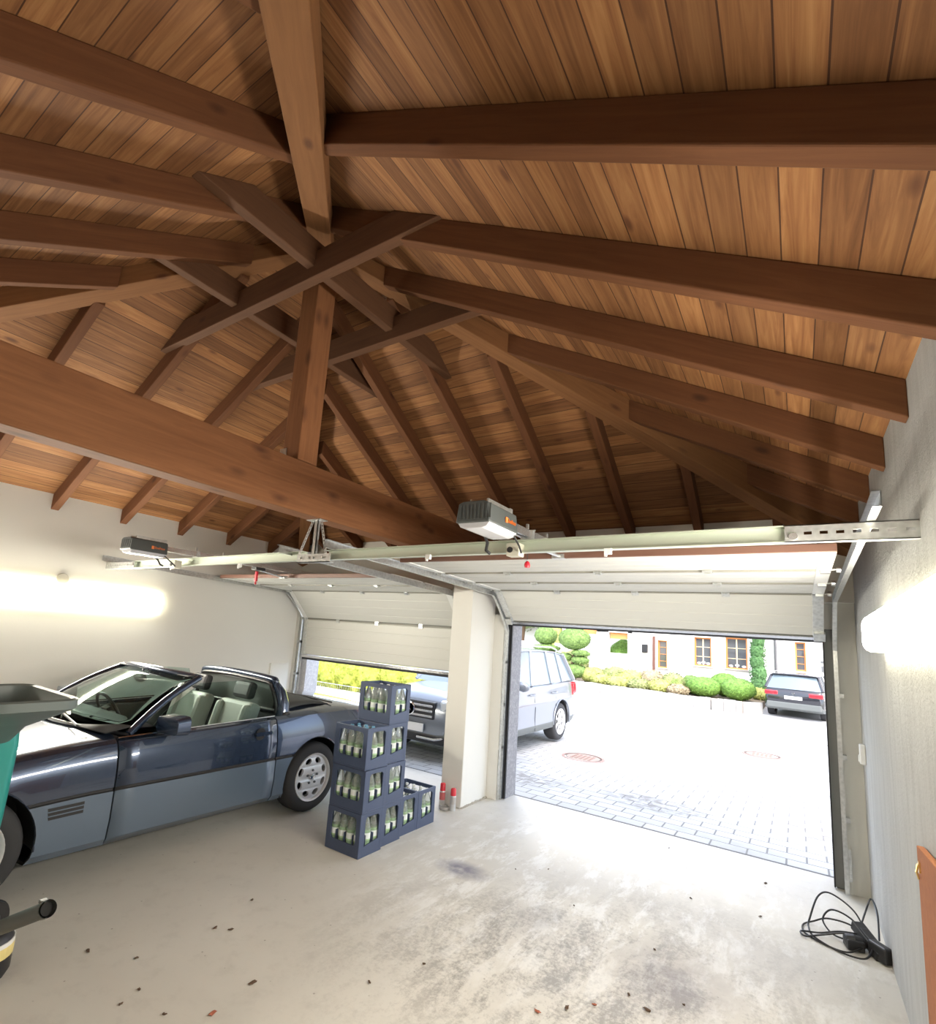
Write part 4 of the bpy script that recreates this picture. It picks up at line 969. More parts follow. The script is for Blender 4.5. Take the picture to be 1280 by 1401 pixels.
# --- upright sport utility cars (used outside); local frame as above, x across, y from front to back
def suv(pos, rz, label, paint, dark, L, Wd, H, wb, fo, rear_detail, hw_scale=1.):
    e = empty('suv_car', pos, label, 'car', rz=rz, local=True)
    w_ = Wd / 2; q = H / 1.67; belt = 1.02 * q; hood = 1.00 * q
    K = [(0, .42, .78, .74, w_ * .66), (.04, .32, .86, .80, w_ * .82), (.14, .26, .94, .88, w_ * .93), (.35, .24, .98, .93, w_ * .975), (fo, .24, 1.02, .955, w_), (1.25, .26, 1.07, .985, w_), (1.9, .26, 1.05, 1.03, w_),
         (3.0, .26, 1.07, 1.05, w_), (fo + wb, .26, 1.09, 1.07, w_), (L - .35, .28, 1.10, 1.08, w_ * .985), (L - .10, .30, 1.10, 1.08, w_ * .93), (L - .03, .36, 1.04, 1.0, w_ * .88), (L, .44, .96, .92, w_ * .84)]
    K = [(a, b1, c * q, d * q, f) for a, b1, c, d, f in K]
    def lk(u):
        for a, b_ in zip(K, K[1:]):
            if a[0] <= u <= b_[0]:
                t = (u - a[0]) / max(1e-9, b_[0] - a[0]); return [m + (n - m) * t for m, n in zip(a, b_)]
    U = sorted(set([k[0] for k in K] + [.24, .6, 1.05, 1.5, 2.4, 2.7, 3.3, 3.9]))
    def sc(u):
        _, zb, zc, zs, ww = lk(u); H_ = zs - zb
        return [(0, zb), (ww - .14, zb), (ww - .02, zb + .02), (ww + .004, zb + .10), (ww, zb + .13), (ww - .012, zb + H_ * .35), (ww - .004, zb + H_ * .62), (ww - .02, zb + H_ * .66), (ww - .03, zb + H_ * .82), (ww - .055, zs - .02), (ww - .10, zs), (ww * .6, zs + (zc - zs) * .7), (0, zc)]
    n = 13
    rw = [[(x, u, z) for x, z in sc(u)] + [(-x, u, z) for x, z in sc(u)[-2:0:-1]] for u in U]
    kq = lambda k: k if k < n - 1 else 2 * (n - 1) - k - 1
    b = MB(); b.grid(rw, close=True, mf=lambda i, k: 1 if kq(k) < 4 else 0); b.F([b.V(*p) for p in rw[0]], 0); b.F([b.V(*p) for p in rw[-1]][::-1], 0)
    rw_ = .345; body_ = b.build('body', [paint, dark], e, weld=True); cut(body_, [(fo, rw_ + .05, rw_ + .01), (fo + wb, rw_ + .05, rw_ + .01)])
    for u in (fo, fo + wb):
        for sgn in (1, -1):
            wheel(e, 'wheel', u, sgn * (w_ - .02), sgn, rw_, .23, 7, 'spoke')
            b = MB(); R_ = rw_ + .052; rr_ = [[(sgn * x, u + R_ * math.cos(R(-12 + k * 12)), rw_ + .01 + R_ * math.sin(R(-12 + k * 12))) for k in range(18)] for x in (w_ - .03, w_ - .34)]
            b.grid(rr_); b.F([b.V(*p) for p in rr_[1]]); b.build('wheel_housing', DARKI, e, solid=.006)
            b = MB(); b.tube([(sgn * (w_ + .002), u + (R_ + .008) * math.cos(R(-8 + k * 8)), rw_ + .01 + (R_ + .008) * math.sin(R(-8 + k * 8))) for k in range(25)], .014, 6); b.build('arch_trim', paint, e, smooth=60)
    # greenhouse
    zt = H; wt = w_ * .74; wb_ = w_ - .09
    def gh(s, u0, u1, zb0): pass
    base = [(1.22, 1.03 * q), (1.9, 1.035 * q), (2.9, 1.05 * q), (3.75, 1.07 * q), (L - .12, 1.09 * q)]
    top = [(1.92, zt - .07), (2.25, zt - .03), (2.9, zt - .02), (3.7, zt - .035), (L - .42, zt - .09)]
    b = MB()
    for sgn in (1, -1):
        b.grid([[(sgn * (wb_ + (wt - wb_) * t), a[0] + (c[0] - a[0]) * t, a[1] + (c[1] - a[1]) * t) for t in (0, .5, 1)] for a, c in zip(base, top)])
    b.grid([[(s * (wb_ + (wt - wb_) * t), base[0][0] + (top[0][0] - base[0][0]) * t - .12 * (1 - s * s) * (1 - t * .6), base[0][1] + (top[0][1] - base[0][1]) * t) for t in (0, .5, 1)] for s in (-1, -.5, 0, .5, 1)])
    b.grid([[(s * (wb_ + (wt - wb_) * t), base[-1][0] + (top[-1][0] - base[-1][0]) * t + .06 * (1 - s * s), base[-1][1] + (top[-1][1] - base[-1][1]) * t) for t in (0, .5, 1)] for s in (-1, -.5, 0, .5, 1)])
    gl = b.build('windows', GLASSD, e, smooth=30)
    b = MB(); b.grid([[(s * wt * 1.02, a[0], a[1] + .035 * (1 - s * s) + .004) for s in (-1, -.93, -.5, 0, .5, .93, 1)] for a in top]); rf = b.build('roof', paint, e, smooth=50, solid=.03)
    b = MB()
    def along(u_, t):   # point on the side glass
        for (a, c), (a2, c2) in zip(list(zip(base, top)), list(zip(base, top))[1:]):
            if a[0] <= u_ <= a2[0]:
                k = (u_ - a[0]) / (a2[0] - a[0]); y = a[0] + (a2[0] - a[0]) * k; y2 = c[0] + (c2[0] - c[0]) * k; z = a[1] + (a2[1] - a[1]) * k; z2 = c[1] + (c2[1] - c[1]) * k
                return (wb_ + (wt - wb_) * t, y + (y2 - y) * t, z + (z2 - z) * t)
    for sgn in (1, -1):
        for u_, r0 in ((1.22, .03), (2.35, .022), (3.25, .03), (3.78, .02), (L - .13, .05)):
            b = MB(); b.tube([(sgn * (p[0] + .006), p[1], p[2]) for p in (along(u_, 0), along(u_, .5), along(u_, 1))], r0, 6); b.build('window_pillar', paint, e)
    for sgn in (1, -1):
        b = MB(); b.tube([(sgn * wt * .93, 2.0, zt + .03), (sgn * wt * .93, 2.2, zt + .055), (sgn * wt * .93, 3.7, zt + .05), (sgn * wt * .93, 3.95, zt)], .016, 6); b.build('roof_rail', ALU, rf)
        b = MB(); b.M = Matrix.Translation((sgn * (w_ + .09), 1.62, 1.08 * q)); b.blob((0, 0, 0), (.12, .07, .085), 2, 0); b.build('side_mirror', paint, e, smooth=60)
        for u_ in (2.15, 3.12):
            b = MB(); b.tube([(sgn * (w_ - .02), u_, .90 * q), (sgn * (w_ + .022), u_ + .03, .905 * q), (sgn * (w_ + .022), u_ + .15, .91 * q), (sgn * (w_ - .02), u_ + .19, .91 * q)], .014, 6); b.build('door_handle', paint, e, smooth=60)
        for u_ in (1.42, 2.36, 3.30):
            b = MB(); b.tube([(sgn * (lk(u_)[4] + dx), u_ + (.0 if u_ < 3 else .10 * max(0, z - .6)), z * q) for dx, z in ((.002, .30), (-.005, .48), (-.002, .68), (-.012, .72), (-.035, .9), (-.06, 1.0))], .004, 4); b.build('door_seam', BLKP, e)
    # front
    b = MB(); b.box((-.42, -.03, .62 * q), (.42, .08, .86 * q)); g_ = b.build('grille', BLKP, e, bevel=.02)
    b = MB()
    for z in (.66, .73, .80): b.box((-.40, -.045, (z - .012) * q), (.40, -.028, (z + .018) * q))
    b.build('grille_bar', ALU, g_, bevel=.004)
    b = MB(); b.lathe([(.085, -.06), (.10, -.052), (.10, -.045), (.085, -.045), (.085, -.06)], 28, 0, 'y', (0, 0, .74 * q)); 
    for a in (90, 210, 330): b.tube([(0, -.052, .74 * q), (.09 * math.cos(R(a)), -.052, .74 * q + .09 * math.sin(R(a)))], [.014, .005], 6)
    if not rear_detail: b.build('emblem', CHROME, g_, smooth=40)
    b = MB(); b.box((-.26, -.05, .44 * q), (.26, -.03, .55 * q)); b.build('number_plate', PLATE, e)
    b = MB(); b.box((-.75, -.0, .30), (.75, .12, .42)); b.build('lower_intake', BLKP, e, bevel=.02)
    for sgn in (1, -1):
        b = MB(); b.M = Matrix.Translation((sgn * w_ * .70, .12, .80 * q)) @ Matrix.Rotation(R(-sgn * -24), 4, 'Z'); b.cbox((0, 0, 0), (.36, .12, .19)); hl = b.build('headlamp', LAMPC, e, bevel=.035)
        b = MB(); b.M = Matrix.Translation((sgn * w_ * .70, .05, .80 * q)) @ Matrix.Rotation(R(sgn * 24), 4, 'Z'); b.lathe([(0, -.02), (.055, -.02), (.06, -.005), (.05, .01)], 16, 0, 'y'); b.build('lamp_ring', CHROME, hl)
        b = MB(); b.M = Matrix.Translation((sgn * w_ * .74, .10, .47 * q)) @ Matrix.Rotation(R(sgn * 20), 4, 'Z'); b.cbox((0, 0, 0), (.30, .10, .12)); b.build('fog_lamp_recess', BLKP, e, bevel=.02)
        b = MB(); b.M = Matrix.Translation((sgn * w_ * .74, .045, .47 * q)) @ Matrix.Rotation(R(sgn * 20), 4, 'Z'); b.box((-.11, -.01, -.015), (.11, .01, .015)); b.build('daytime_lamp', LAMPC, e, bevel=.004)
        b = MB(); b.tube([(sgn * .15, -.02, .36), (sgn * .45, -.02, .36), (sgn * .62, .03, .40), (sgn * .70, .08, .34)], .018, 6); b.build('bumper_trim', ALU, e, smooth=50)
        # rear lamps
        if rear_detail:
            b = MB(); b.box((sgn * w_ * .48, L - .09, .84 * q), (sgn * w_ * .93, L + .008, 1.0 * q)); b.build('tail_lamp', REDL, e, bevel=.03)
            b = MB(); b.box((sgn * w_ * .55, L - .04, .52 * q), (sgn * w_ * .80, L + .02, .55 * q)); b.build('reflector', REDL, e)
        else:
            b = MB(); b.prism([(L - .22, .80 * q), (L - .03, .84 * q), (L - .06, 1.0 * q), (L - .12, 1.06 * q), (L - .20, 1.02 * q)], lambda p, r_, t: (sgn * t, p, r_), w_ * .80, w_ * .955); b.build('tail_lamp', REDL, e, bevel=.01)
    b = MB(); b.box((-.26, L - .01, .72 * q), (.26, L + .02, .84 * q)); b.build('number_plate', PLATE, e)
    if rear_detail:
        b = MB(); b.lathe([(0, L + .03), (.05, L + .03), (.055, L - .02)], 20, 0, 'y', (0, 0, .95 * q)); b.build('emblem', CHROME, e)
        b = MB(); b.box((-w_ * .86, L - .10, .36), (w_ * .86, L + .05, .60 * q)); b.build('rear_bumper', GRYP, e, bevel=.03)
        b = MB(); b.box((-wt * .98, L - .50, zt - .06), (wt * .98, L - .30, zt - .03)); b.build('roof_spoiler', paint, e, bevel=.008)
    b = MB(); b.grid([[(x, u, zt * .58) for u in (1.3, L - .3)] for x in (-w_ + .2, w_ - .2)]); b.build('seats_shadow', DARKI, e, solid=.01)
    return e

def gz(y):
    if y < OUT: return 0.
    if y < 8: return -.0225 * (y - OUT)
    return -.103 if y < 13 else -.103 + (y - 13) * .03
suv((-1.66, 3.87, -.055), 0, 'silver sport utility car parked outside facing the half lowered door', SILV, GRYP, 4.53, 1.84, 1.67, 2.755, .84, False)
bl = suv((0, 0, 0), 0, 'black sport utility car seen from behind in the driveway across the street', BLKC, GRYP, 4.45, 1.84, 1.62, 2.68, .86, True)
k_ = .86; a_ = R(-8 + 180)
bl.scale = (k_, k_, k_ * .95); bl.rotation_euler = (0, 0, a_)
# rear centre should be at (2.83, 16.9)
rc = Matrix.Rotation(a_, 3, 'Z') @ Vector((0, 4.45 * k_, 0))
bl.location = (2.86 - rc.x, 16.9 - rc.y, .02)

# ------------------------------------------------------------------ outside: drive, road, front garden, house
def strip(name, m, y0, y1, x0=-16., x1=16., dz=0., n=8, th=.06):
    b = MB(); rw = []
    for i in range(n + 1):
        y = y0 + (y1 - y0) * i / n; rw.append([(x, y, gz(y) + dz) for x in (x0, (x0 + x1) / 2, x1)])
    b.grid(rw)
    lo = min(gz(y0), gz(y1)) + dz - th; b.F([b.V(x, y, lo) for x, y in ((x0, y0), (x1, y0), (x1, y1), (x0, y1))])
    return S(b.build(name, m, org=(0, 0, 0)))
strip('ground', PAVER, OUT, 8.2, n=10)
# road boundary runs obliquely: from (-16, 19.3) to (16, ~1) ; kerb rows are drawn as narrow stone strips
strip('road', ROAD, 8.2, 24, -24, 16, n=12)
def line_strip(name, m, pts, w_, h):
    b = MB()
    for (xa, ya), (xb, yb) in zip(pts, pts[1:]):
        d = Vector((xb - xa, yb - ya)).normalized(); nn = Vector((-d.y, d.x)) * (w_ / 2)
        q = [(xa + nn.x, ya + nn.y), (xb + nn.x, yb + nn.y), (xb - nn.x, yb - nn.y), (xa - nn.x, ya - nn.y)]
        lo = [b.V(x, y, gz(y) - .05) for x, y in q]; hi = [b.V(x, y, gz(y) + h) for x, y in q]
        b.F(hi)
        for k in range(4): b.F((lo[k], lo[(k + 1) % 4], hi[(k + 1) % 4], hi[k]))
    return S(b.build(name, m))
line_strip('trim_7', GUTTER, [(-16, 18.8), (-1.32, 11.33), (.77, 10.13), (3.37, 8.37), (8, 5.0)], .035, .004)
line_strip('trim_8', GUTTER, [(-16, 20.5), (-3.3, 15.8), (.96, 14.2), (2.46, 13.2), (3.49, 12.4), (8, 9.5)], .05, .006)
line_strip('trim_9', CURB, [(-16, 21.0), (-3.3, 16.1), (.96, 14.5), (2.46, 13.5), (3.6, 12.7), (8, 9.8)], .12, .03)
for x, y, lab in ((.05, 6.39, 'rusty round manhole cover in the paved drive near the silver car'), (2.37, 9.95, 'rusty round manhole cover farther out on the street')):
    b = MB(); z = gz(y); r_ = .34
    b.lathe([(0, z + .008), (r_ * .78, z + .008), (r_ * .80, z + .001), (r_ * .86, z + .001), (r_ * .88, z + .010), (r_, z + .010), (r_, z - .02)], 32, 0, 'z', (x, y, 0), mis=[0, 2, 2, 2, 1, 1])
    for i in range(-3, 4):
        for j in range(-3, 4):
            if i * i + j * j < 9: b.cbox((x + i * .07, y + j * .07, z + .011), (.04, .04, .006), 1)
    tag(b.build('manhole_cover', [mat('manhole_iron', (.30, .245, .21), .8), mat('manhole_rim', (.30, .20, .17), .8), mat('manhole_gap', (.12, .09, .08), .9)]), lab, 'manhole cover', 'manhole covers')

def leafy(name, c1, c2, scale=14.):
    m = mat(name, c1, .7); t = NT(m); v = t.co('Object'); n = t.noise(v, scale, 5, .7)
    t.set('Base Color', t.ramp(n, [(.32, c2), (.6, c1)])); t.bump(n, .9, .04); return m
LG1 = leafy('box_bush_green', (.19, .36, .06), (.07, .16, .025)); LG2 = leafy('topiary_green', (.22, .34, .09), (.08, .15, .04), 10.)
LYEL = leafy('golden_shrub', (.52, .54, .16), (.26, .31, .08)); LOLV = leafy('olive_shrub', (.36, .40, .16), (.16, .19, .07)); LCYP = leafy('cypress_green', (.12, .27, .09), (.04, .11, .03)); LPNK = leafy('heather', (.46, .36, .24), (.22, .21, .11)); LHED = leafy('yellow_hedge', (.56, .60, .10), (.26, .32, .04), 9.)
LGREY = leafy('tree_leaves', (.34, .42, .20), (.14, .18, .10), 6.)
BARK = mat('bark', (.16, .10, .06), .9)
def leaves(b, c, r, n, s_, mi=0, seed=0, lower=True):
    rr = random.Random(seed)
    for i in range(n):
        while True:
            d = Vector((rr.gauss(0, 1), rr.gauss(0, 1), rr.gauss(0, 1)))
            if d.length > .1: break
        d.normalize()
        if not lower and d.z < -.3: d.z = abs(d.z)
        p = Vector((c[0] + d.x * r[0], c[1] + d.y * r[1], c[2] + d.z * r[2])); a = Vector((rr.gauss(0, 1), rr.gauss(0, 1), rr.gauss(0, 1))).normalized()
        t = d.cross(a).normalized(); u_ = (d * .5 + t.cross(d) + a * .3).normalized(); s2 = s_ * (.6 + .8 * rr.random())
        q = [p + t * s2 * .4, p + u_ * s2, p - t * s2 * .4, p - u_ * s2 * .25 + d * s2 * .1]
        b.F([b.V(*x) for x in q], mi)
def bush(name, x, y, z0, r, h, m, label, cat, group=None, n=500, ls=.05, seed=0, sub=3, amp=.05):
    b = MB(); b.blob((x, y, z0 + h * .5), (r, r, h * .5), sub, amp, 4., 0, seed); leaves(b, (x, y, z0 + h * .5), (r, r, h * .5), n, ls, 0, seed)
    o = b.build(name, m); return tag(o, label, cat, group)
# raised bed with stone edging
bed = [(-11, 20.2), (-4.2, 17.9), (-3.0, 17.45), (-.95, 17.0), (.7, 16.75), (1.55, 16.85), (2.0, 17.4), (2.05, 21.9), (-11, 21.9)]
SOIL = plaster('bed_soil', (.24, .19, .13), (.15, .12, .08), 20, .6)
b = MB(); b.prism(bed, lambda u, v, t: (u, v, t), -.12, .30); S(b.build('terrain', SOIL))
for (xa, ya), (xb, yb) in list(zip(bed, bed[1:]))[0:6]:
    L_ = math.hypot(xb - xa, yb - ya); n = max(1, int(L_ / .16)); dx, dy = (xb - xa) / L_, (yb - ya) / L_
    if xa < -5: n = n // 3
    if 'eb' not in globals(): eb = MB()
    for i in range(n):
        s0 = L_ * i / n; s1 = L_ * (i + .93) / n; h = .36 + random.random() * .03
        q = [(xa + dx * s0 - dy * -.0, ya + dy * s0), (xa + dx * s1, ya + dy * s1)]
        nx, ny = dy * .09, -dx * .09
        P4 = [(q[0][0], q[0][1]), (q[1][0], q[1][1]), (q[1][0] + nx, q[1][1] + ny), (q[0][0] + nx, q[0][1] + ny)]
        lo = [eb.V(x, y, -.15) for x, y in P4]; hi = [eb.V(x, y, h) for x, y in P4]; eb.F(hi)
        for k in range(4): eb.F((lo[k], lo[(k + 1) % 4], hi[(k + 1) % 4], hi[k]))
S(eb.build('trim_10', CURB))
bush('box_bush', .30, 18.2, .30, .56, .66, LG1, 'round clipped green box bush, left of the pair before the house windows', 'bush', 'clipped box bushes', 900, .045, 1)
bush('box_bush', 1.33, 18.2, .30, .53, .72, LG1, 'round clipped green box bush, right of the pair beside the slim cypress', 'bush', 'clipped box bushes', 900, .045, 2)
bush('box_bush', .84, 19.3, .30, .50, .82, LG1, 'round green box bush peeking out behind the clipped pair', 'bush', 'clipped box bushes', 700, .045, 3)
# slim cypress
b = MB(); b.tube([(1.76, 21.3, .3), (1.76, 21.3, 4.2)], [.05, .015], 8, 1)
for i in range(9): b.blob((1.76 + .03 * math.sin(i * 2), 21.3, .75 + i * .42), (.27 - .013 * i, .27 - .013 * i, .36), 2, .18, 4., 0, i); leaves(b, (1.76, 21.3, .75 + i * .42), (.29 - .013 * i, .29 - .013 * i, .36), 260, .07, 0, i)
tag(b.build('cypress', [LCYP, BARK]), 'slim dark green columnar cypress against the white house wall', 'tree')
# cloud pruned tree
e = empty('cloud_pruned_tree', (-4.5, 18.6, .3), 'big cloud pruned evergreen with a round top and flat pads below', 'tree')
b = MB(); b.tube(spline([(-4.5, 18.6, .25), (-4.42, 18.6, .6), (-4.55, 18.6, 1.0), (-4.45, 18.6, 1.5), (-4.5, 18.6, 1.9)]), .07, 8); b.build('trunk', BARK, e)
for i, (x, y, z, rx, rz_) in enumerate([(-4.5, 18.6, 1.98, .64, .44), (-4.18, 18.5, 1.42, .36, .12), (-4.82, 18.6, 1.22, .27, .14), (-4.2, 18.5, 1.14, .34, .16), (-4.4, 18.5, .70, .50, .26)]):
    b = MB(); b.blob((x, y, z), (rx, rx * .9, rz_), 3, .07, 4., 0, i); leaves(b, (x, y, z), (rx, rx * .9, rz_), int(2200 * rx * rx) + 300, .06, 0, i + 30); b.build('foliage', LG2, e)
e = empty('cloud_pruned_tree', (-6.1, 19.6, .3), 'smaller cloud pruned tree seen over the silver car at the left jamb', 'tree')
b = MB(); b.tube([(-6.1, 19.6, .25), (-6.1, 19.6, 2.0)], .06, 8); b.build('trunk', BARK, e)
for i, (x, y, z, rx, rz_) in enumerate([(-6.15, 19.6, 2.05, .50, .40), (-6.1, 19.6, 1.52, .60, .14), (-6.0, 19.5, 1.25, .62, .14), (-6.1, 19.5, .9, .6, .16)]):
    b = MB(); b.blob((x, y, z), (rx, rx * .9, rz_), 3, .07, 4., 0, i + 9); leaves(b, (x, y, z), (rx, rx * .9, rz_), int(2200 * rx * rx) + 300, .06, 0, i + 60); b.build('foliage', LG2, e)
# mixed shrubs along the bed
mix_ = [(-6.6, 19.4, .5, .5, LOLV, 'olive'), (-5.6, 19.0, .5, .55, LYEL, 'golden'), (-5.2, 18.5, .4, .36, LOLV, 'olive'), (-3.7, 18.7, .52, .62, LYEL, 'golden'), (-3.2, 18.1, .42, .44, LYEL, 'golden'), (-2.95, 18.9, .5, .72, LOLV, 'olive'), (-2.5, 17.9, .45, .42, LYEL, 'golden'), (-2.2, 18.6, .5, .66, LYEL, 'golden'),
        (-1.75, 17.8, .40, .42, LOLV, 'olive'), (-1.5, 18.7, .5, .74, LPNK, 'reddish'), (-1.05, 17.8, .4, .46, LYEL, 'golden'), (-.75, 18.6, .4, .70, LOLV, 'olive'), (-.45, 17.7, .36, .36, LPNK, 'reddish'), (-.15, 18.9, .4, .66, LG2, 'green'), (1.9, 19.6, .3, .42, LYEL, 'golden')]
cnt = {}
posn = ['nearest the cloud pruned tree', 'second from the cloud pruned tree', 'third from the cloud pruned tree', 'fourth from the cloud pruned tree', 'fifth from the cloud pruned tree', 'sixth from the cloud pruned tree', 'seventh from the cloud pruned tree']
for i, (x, y, r_, h, m_, w1) in enumerate(sorted(mix_, key=lambda q: abs(q[0] + 4.5))):
    cnt[w1] = cnt.get(w1, 0) + 1
    bush('garden_shrub', x, y, .28, r_, h, m_, 'low %s garden shrub before the house, %s among its colour' % (w1, posn[cnt[w1] - 1]), 'shrub', 'mixed shrubs in the raised bed', 500, .07, i + 5, 2, .25)
# grass clump
b = MB(); rr = random.Random(4)
for i in range(120):
    a = rr.random() * 6.28; l = .3 + rr.random() * .3; x0, y0 = -.62 + rr.gauss(0, .06), 17.9 + rr.gauss(0, .06); s_ = l * .5
    b.tube([(x0, y0, .3), (x0 + math.cos(a) * s_ * .4, y0 + math.sin(a) * s_ * .4, .3 + l * .8), (x0 + math.cos(a) * s_, y0 + math.sin(a) * s_, .3 + l)], [.012, .01, .003], 3)
tag(b.build('ornamental_grass', leafy('grass_green', (.55, .68, .25), (.30, .42, .12))), 'upright ornamental grass clump left of the round box bushes', 'grass')
# tree behind at the far left
b = MB(); b.tube([(-9.5, 24, 0), (-9.3, 24, 2.5), (-8.8, 24, 4.5)], [.18, .12, .05], 8, 1)
for i in range(10):
    rr = random.Random(i + 70); c = (-9.2 + rr.gauss(0, 1.0), 24 + rr.gauss(0, .6), 3.0 + rr.random() * 2.5); b.blob(c, (.8, .8, .7), 2, .3, 3., 0, i); leaves(b, c, (.9, .9, .8), 300, .13, 0, i)
tag(b.build('broadleaf_tree', [LGREY, BARK]), 'loose leafy tree far behind the cloud pruned trees', 'tree')
bush('golden_tree', -6.9, 22.4, .2, .55, 2.6, LYEL, 'golden yellow conifer behind the cloud pruned trees', 'tree', None, 900, .09, 77, 3, .2)
# pale garden fence / wall at far left
b = MB(); b.box((-9.5, 21.9, 0), (-4.35, 22.1, 1.75)); S(b.build('wall_garden', OUTSIDE))
bush('ivy_bush', -5.6, 21.6, .3, .7, 1.2, LOLV, 'pale green shrub before the garden wall behind the cloud pruned tree', 'shrub', None, 700, .07, 91, 3, .2)

# house across the street
HY = 22.
ORW = mat('orange_timber', (.72, .30, .09), .5); DKG = mat('window_pane', (.10, .11, .12), .05, 0, Coat_Weight=1.); SILL = mat('stone_sill', (.36, .32, .30), .6)
wins = [(-.54, .10, 1.24, 2.42, 'two wing', 'left one of the two wide'), (.62, 1.38, 1.23, 2.48, 'two wing', 'right one of the two wide'), (-1.98, -1.60, 1.02, 2.20, 'narrow', 'narrow'), (2.94, 3.28, 1.36, 2.45, 'small', 'small')]
b = MB()
out = [(-3.05, -.2), (12, -.2), (12, 5.2), (-3.05, 5.2)]
holes = [[(x0, z0), (x0, z1), (x1, z1), (x1, z0)] for x0, x1, z0, z1, _, _ in wins]
b.prism(out, lambda u, v, t: (u, t, v), HY, HY + .32, holes=holes)
# porch wall section further left, set back doorway
b.box((-3.05, HY + .32, -.2), (-2.75, HY + 3, 5.2)); b.box((-3.9, HY + .0, -.2), (-3.05, HY + .3, 1.50)); b.box((-3.25, HY, 1.5), (-3.05, HY + .3, 2.6)); b.box((-4.65, HY, -.2), (-4.10, HY + .3, 2.9)); b.box((-4.1, HY, -.2), (-3.9, HY + .3, 1.50)); b.box((-4.65, HY, 2.42), (-3.05, HY + .3, 2.9)); b.box((-12, HY + 3, -.2), (12, HY + 3.3, 5.2)); b.box((11.7, HY, -.2), (12, HY + 3.3, 5.2))
S(b.build('wall_house', OUTSIDE))
b = MB(); b.prism([(HY - .6, 5.1), (HY + 3.9, 5.1), (HY + 1.7, 7.4)], lambda u, v, t: (t, u, v), -5.2, 12.4); S(b.build('roof', mat('roof_tiles', (.35, .13, .08), .8)))
for x0, x1, z0, z1, kind, wl in wins:
    e = empty('house_window', ((x0 + x1) / 2, HY + .1, z0), '%s orange framed window in the white house across the street' % wl, 'window', 'orange framed windows of the house')
    b = MB(); f = .055; b.prism([(x0, z0), (x1, z0), (x1, z1), (x0, z1)], lambda u, v, t: (u, t, v), HY + .12, HY + .20, holes=[[(x0 + f, z0 + f), (x0 + f, z1 - f), (x1 - f, z1 - f), (x1 - f, z0 + f)]])
    b.box((x0, HY + .01, z0), (x0 + .018, HY + .14, z1)); b.box((x1 - .018, HY + .01, z0), (x1, HY + .14, z1)); b.box((x0, HY + .01, z1 - .018), (x1, HY + .14, z1)); fr_ = b.build('frame', ORW, e)
    b = MB(); b.box((x0 + .03, HY + .17, z0 + .03), (x1 - .03, HY + .18, z1 - .03)); b.build('pane', DKG, e)
    b = MB()
    if kind == 'two wing': b.box(((x0 + x1) / 2 - .022, HY + .125, z0), ((x0 + x1) / 2 + .022, HY + .165, z1))
    for q in (1, 2) if kind == 'two wing' else (1, 2, 3):
        z = z0 + (z1 - z0) * q / (3 if kind == 'two wing' else 4); b.box((x0 + .02, HY + .14, z - .012), (x1 - .02, HY + .165, z + .012))
    b.build('glazing_bar', mat('pale_bar', (.86, .68, .42), .5) if kind == 'two wing' else ORW, fr_)
    b = MB(); b.box((x0 - .06, HY - .06, z0 - .05), (x1 + .06, HY + .14, z0 - .005)); b.build('window_sill', SILL, e)
    if kind == 'two wing':
        for q in range(3):
            b = MB(); xx = x0 + .16 + q * (x1 - x0 - .3) / 2; b.blob((xx, HY + .150, z0 + .12 + .03 * (q % 2)), (.075, .014, .05), 2, .3, 3., 0, q); b.build('window_ornament', WHTP, e)
b = MB(); b.box((-4.06, HY + .14, 2.15), (-3.28, HY + .2, 2.42)); b.box((-5.6, HY + .3, 2.30), (-4.65, HY + .4, 2.62)); tag(b.build('timber_lintel', ORW), 'reddish timber lintel beam over the house porch opening', 'beam')
bush('porch_hedge', -3.75, HY + 1.3, .0, .75, 2.1, LG1, 'green leafy shrub seen through the square porch opening of the house', 'shrub', None, 900, .08, 55, 3, .2)
b = MB(); b.box((-2.62, HY - .10, 1.62), (-2.38, HY - .0, 1.98)); tag(b.build('letter_box', BLKP, bevel=.02), 'dark letter box on the white house wall beside the porch', 'letter box')
b = MB(); b.box((-2.18, HY - .06, .2), (-2.08, HY + .0, 2.35)); tag(b.build('door_leaf', mat('dark_wood_door', (.16, .07, .05), .5)), 'dark brown house door edge right of the letter box', 'door')
b = MB(); b.tube([(2.32, HY - .08, .1), (2.32, HY - .08, 5.1)], .045, 10); tag(b.build('downpipe', mat('dark_zinc', (.14, .14, .15), .5, .4)), 'dark vertical downpipe on the white house wall above the black car', 'pipe')
b = MB(); b.box((3.72, HY - .05, 1.72), (4.0, HY, 1.80)); b.box((3.74, HY - .10, 1.40), (3.98, HY, 1.62)); b.box((3.4, HY - .04, .9), (4.2, HY, 1.12)); tag(b.build('wall_boxes', STEELD), 'dark small boxes on the house wall at the right door jamb', 'letter box')

# view through the half lowered door: pale wall with fence and glowing yellow shrub
S_ = MB(); S_.box((-9.5, 6.6, -.1), (-3.95, 6.8, .30)); S(S_.build('wall_low', OUTSIDE))
e = empty('wire_fence', (-6, 6.7, .3), 'fine white wire fence on the low wall under the yellow hedge', 'fence')
b = MB()
for i in range(60): x = -8.2 + i * .07; b.tube([(x, 6.7, .3), (x, 6.7, .42)], .004, 4)
b.tube([(-8.3, 6.7, .42), (-4.0, 6.7, .42)], .006, 4); b.build('wires', ALU, e)
b = MB(); b.tube([(-4.8, 6.7, .3), (-4.8, 6.7, .62)], .012, 6); b.build('post', STEELD, e)
b = MB()
for i in range(9):
    c = (-9.2 + i * .62, 7.6 + .1 * math.sin(i), .95 - .03 * i); b.blob(c, (.62, .5, .72), 3, .22, 4., 0, i + 20); leaves(b, c, (.66, .54, .76), 900, .06, 0, i + 120)
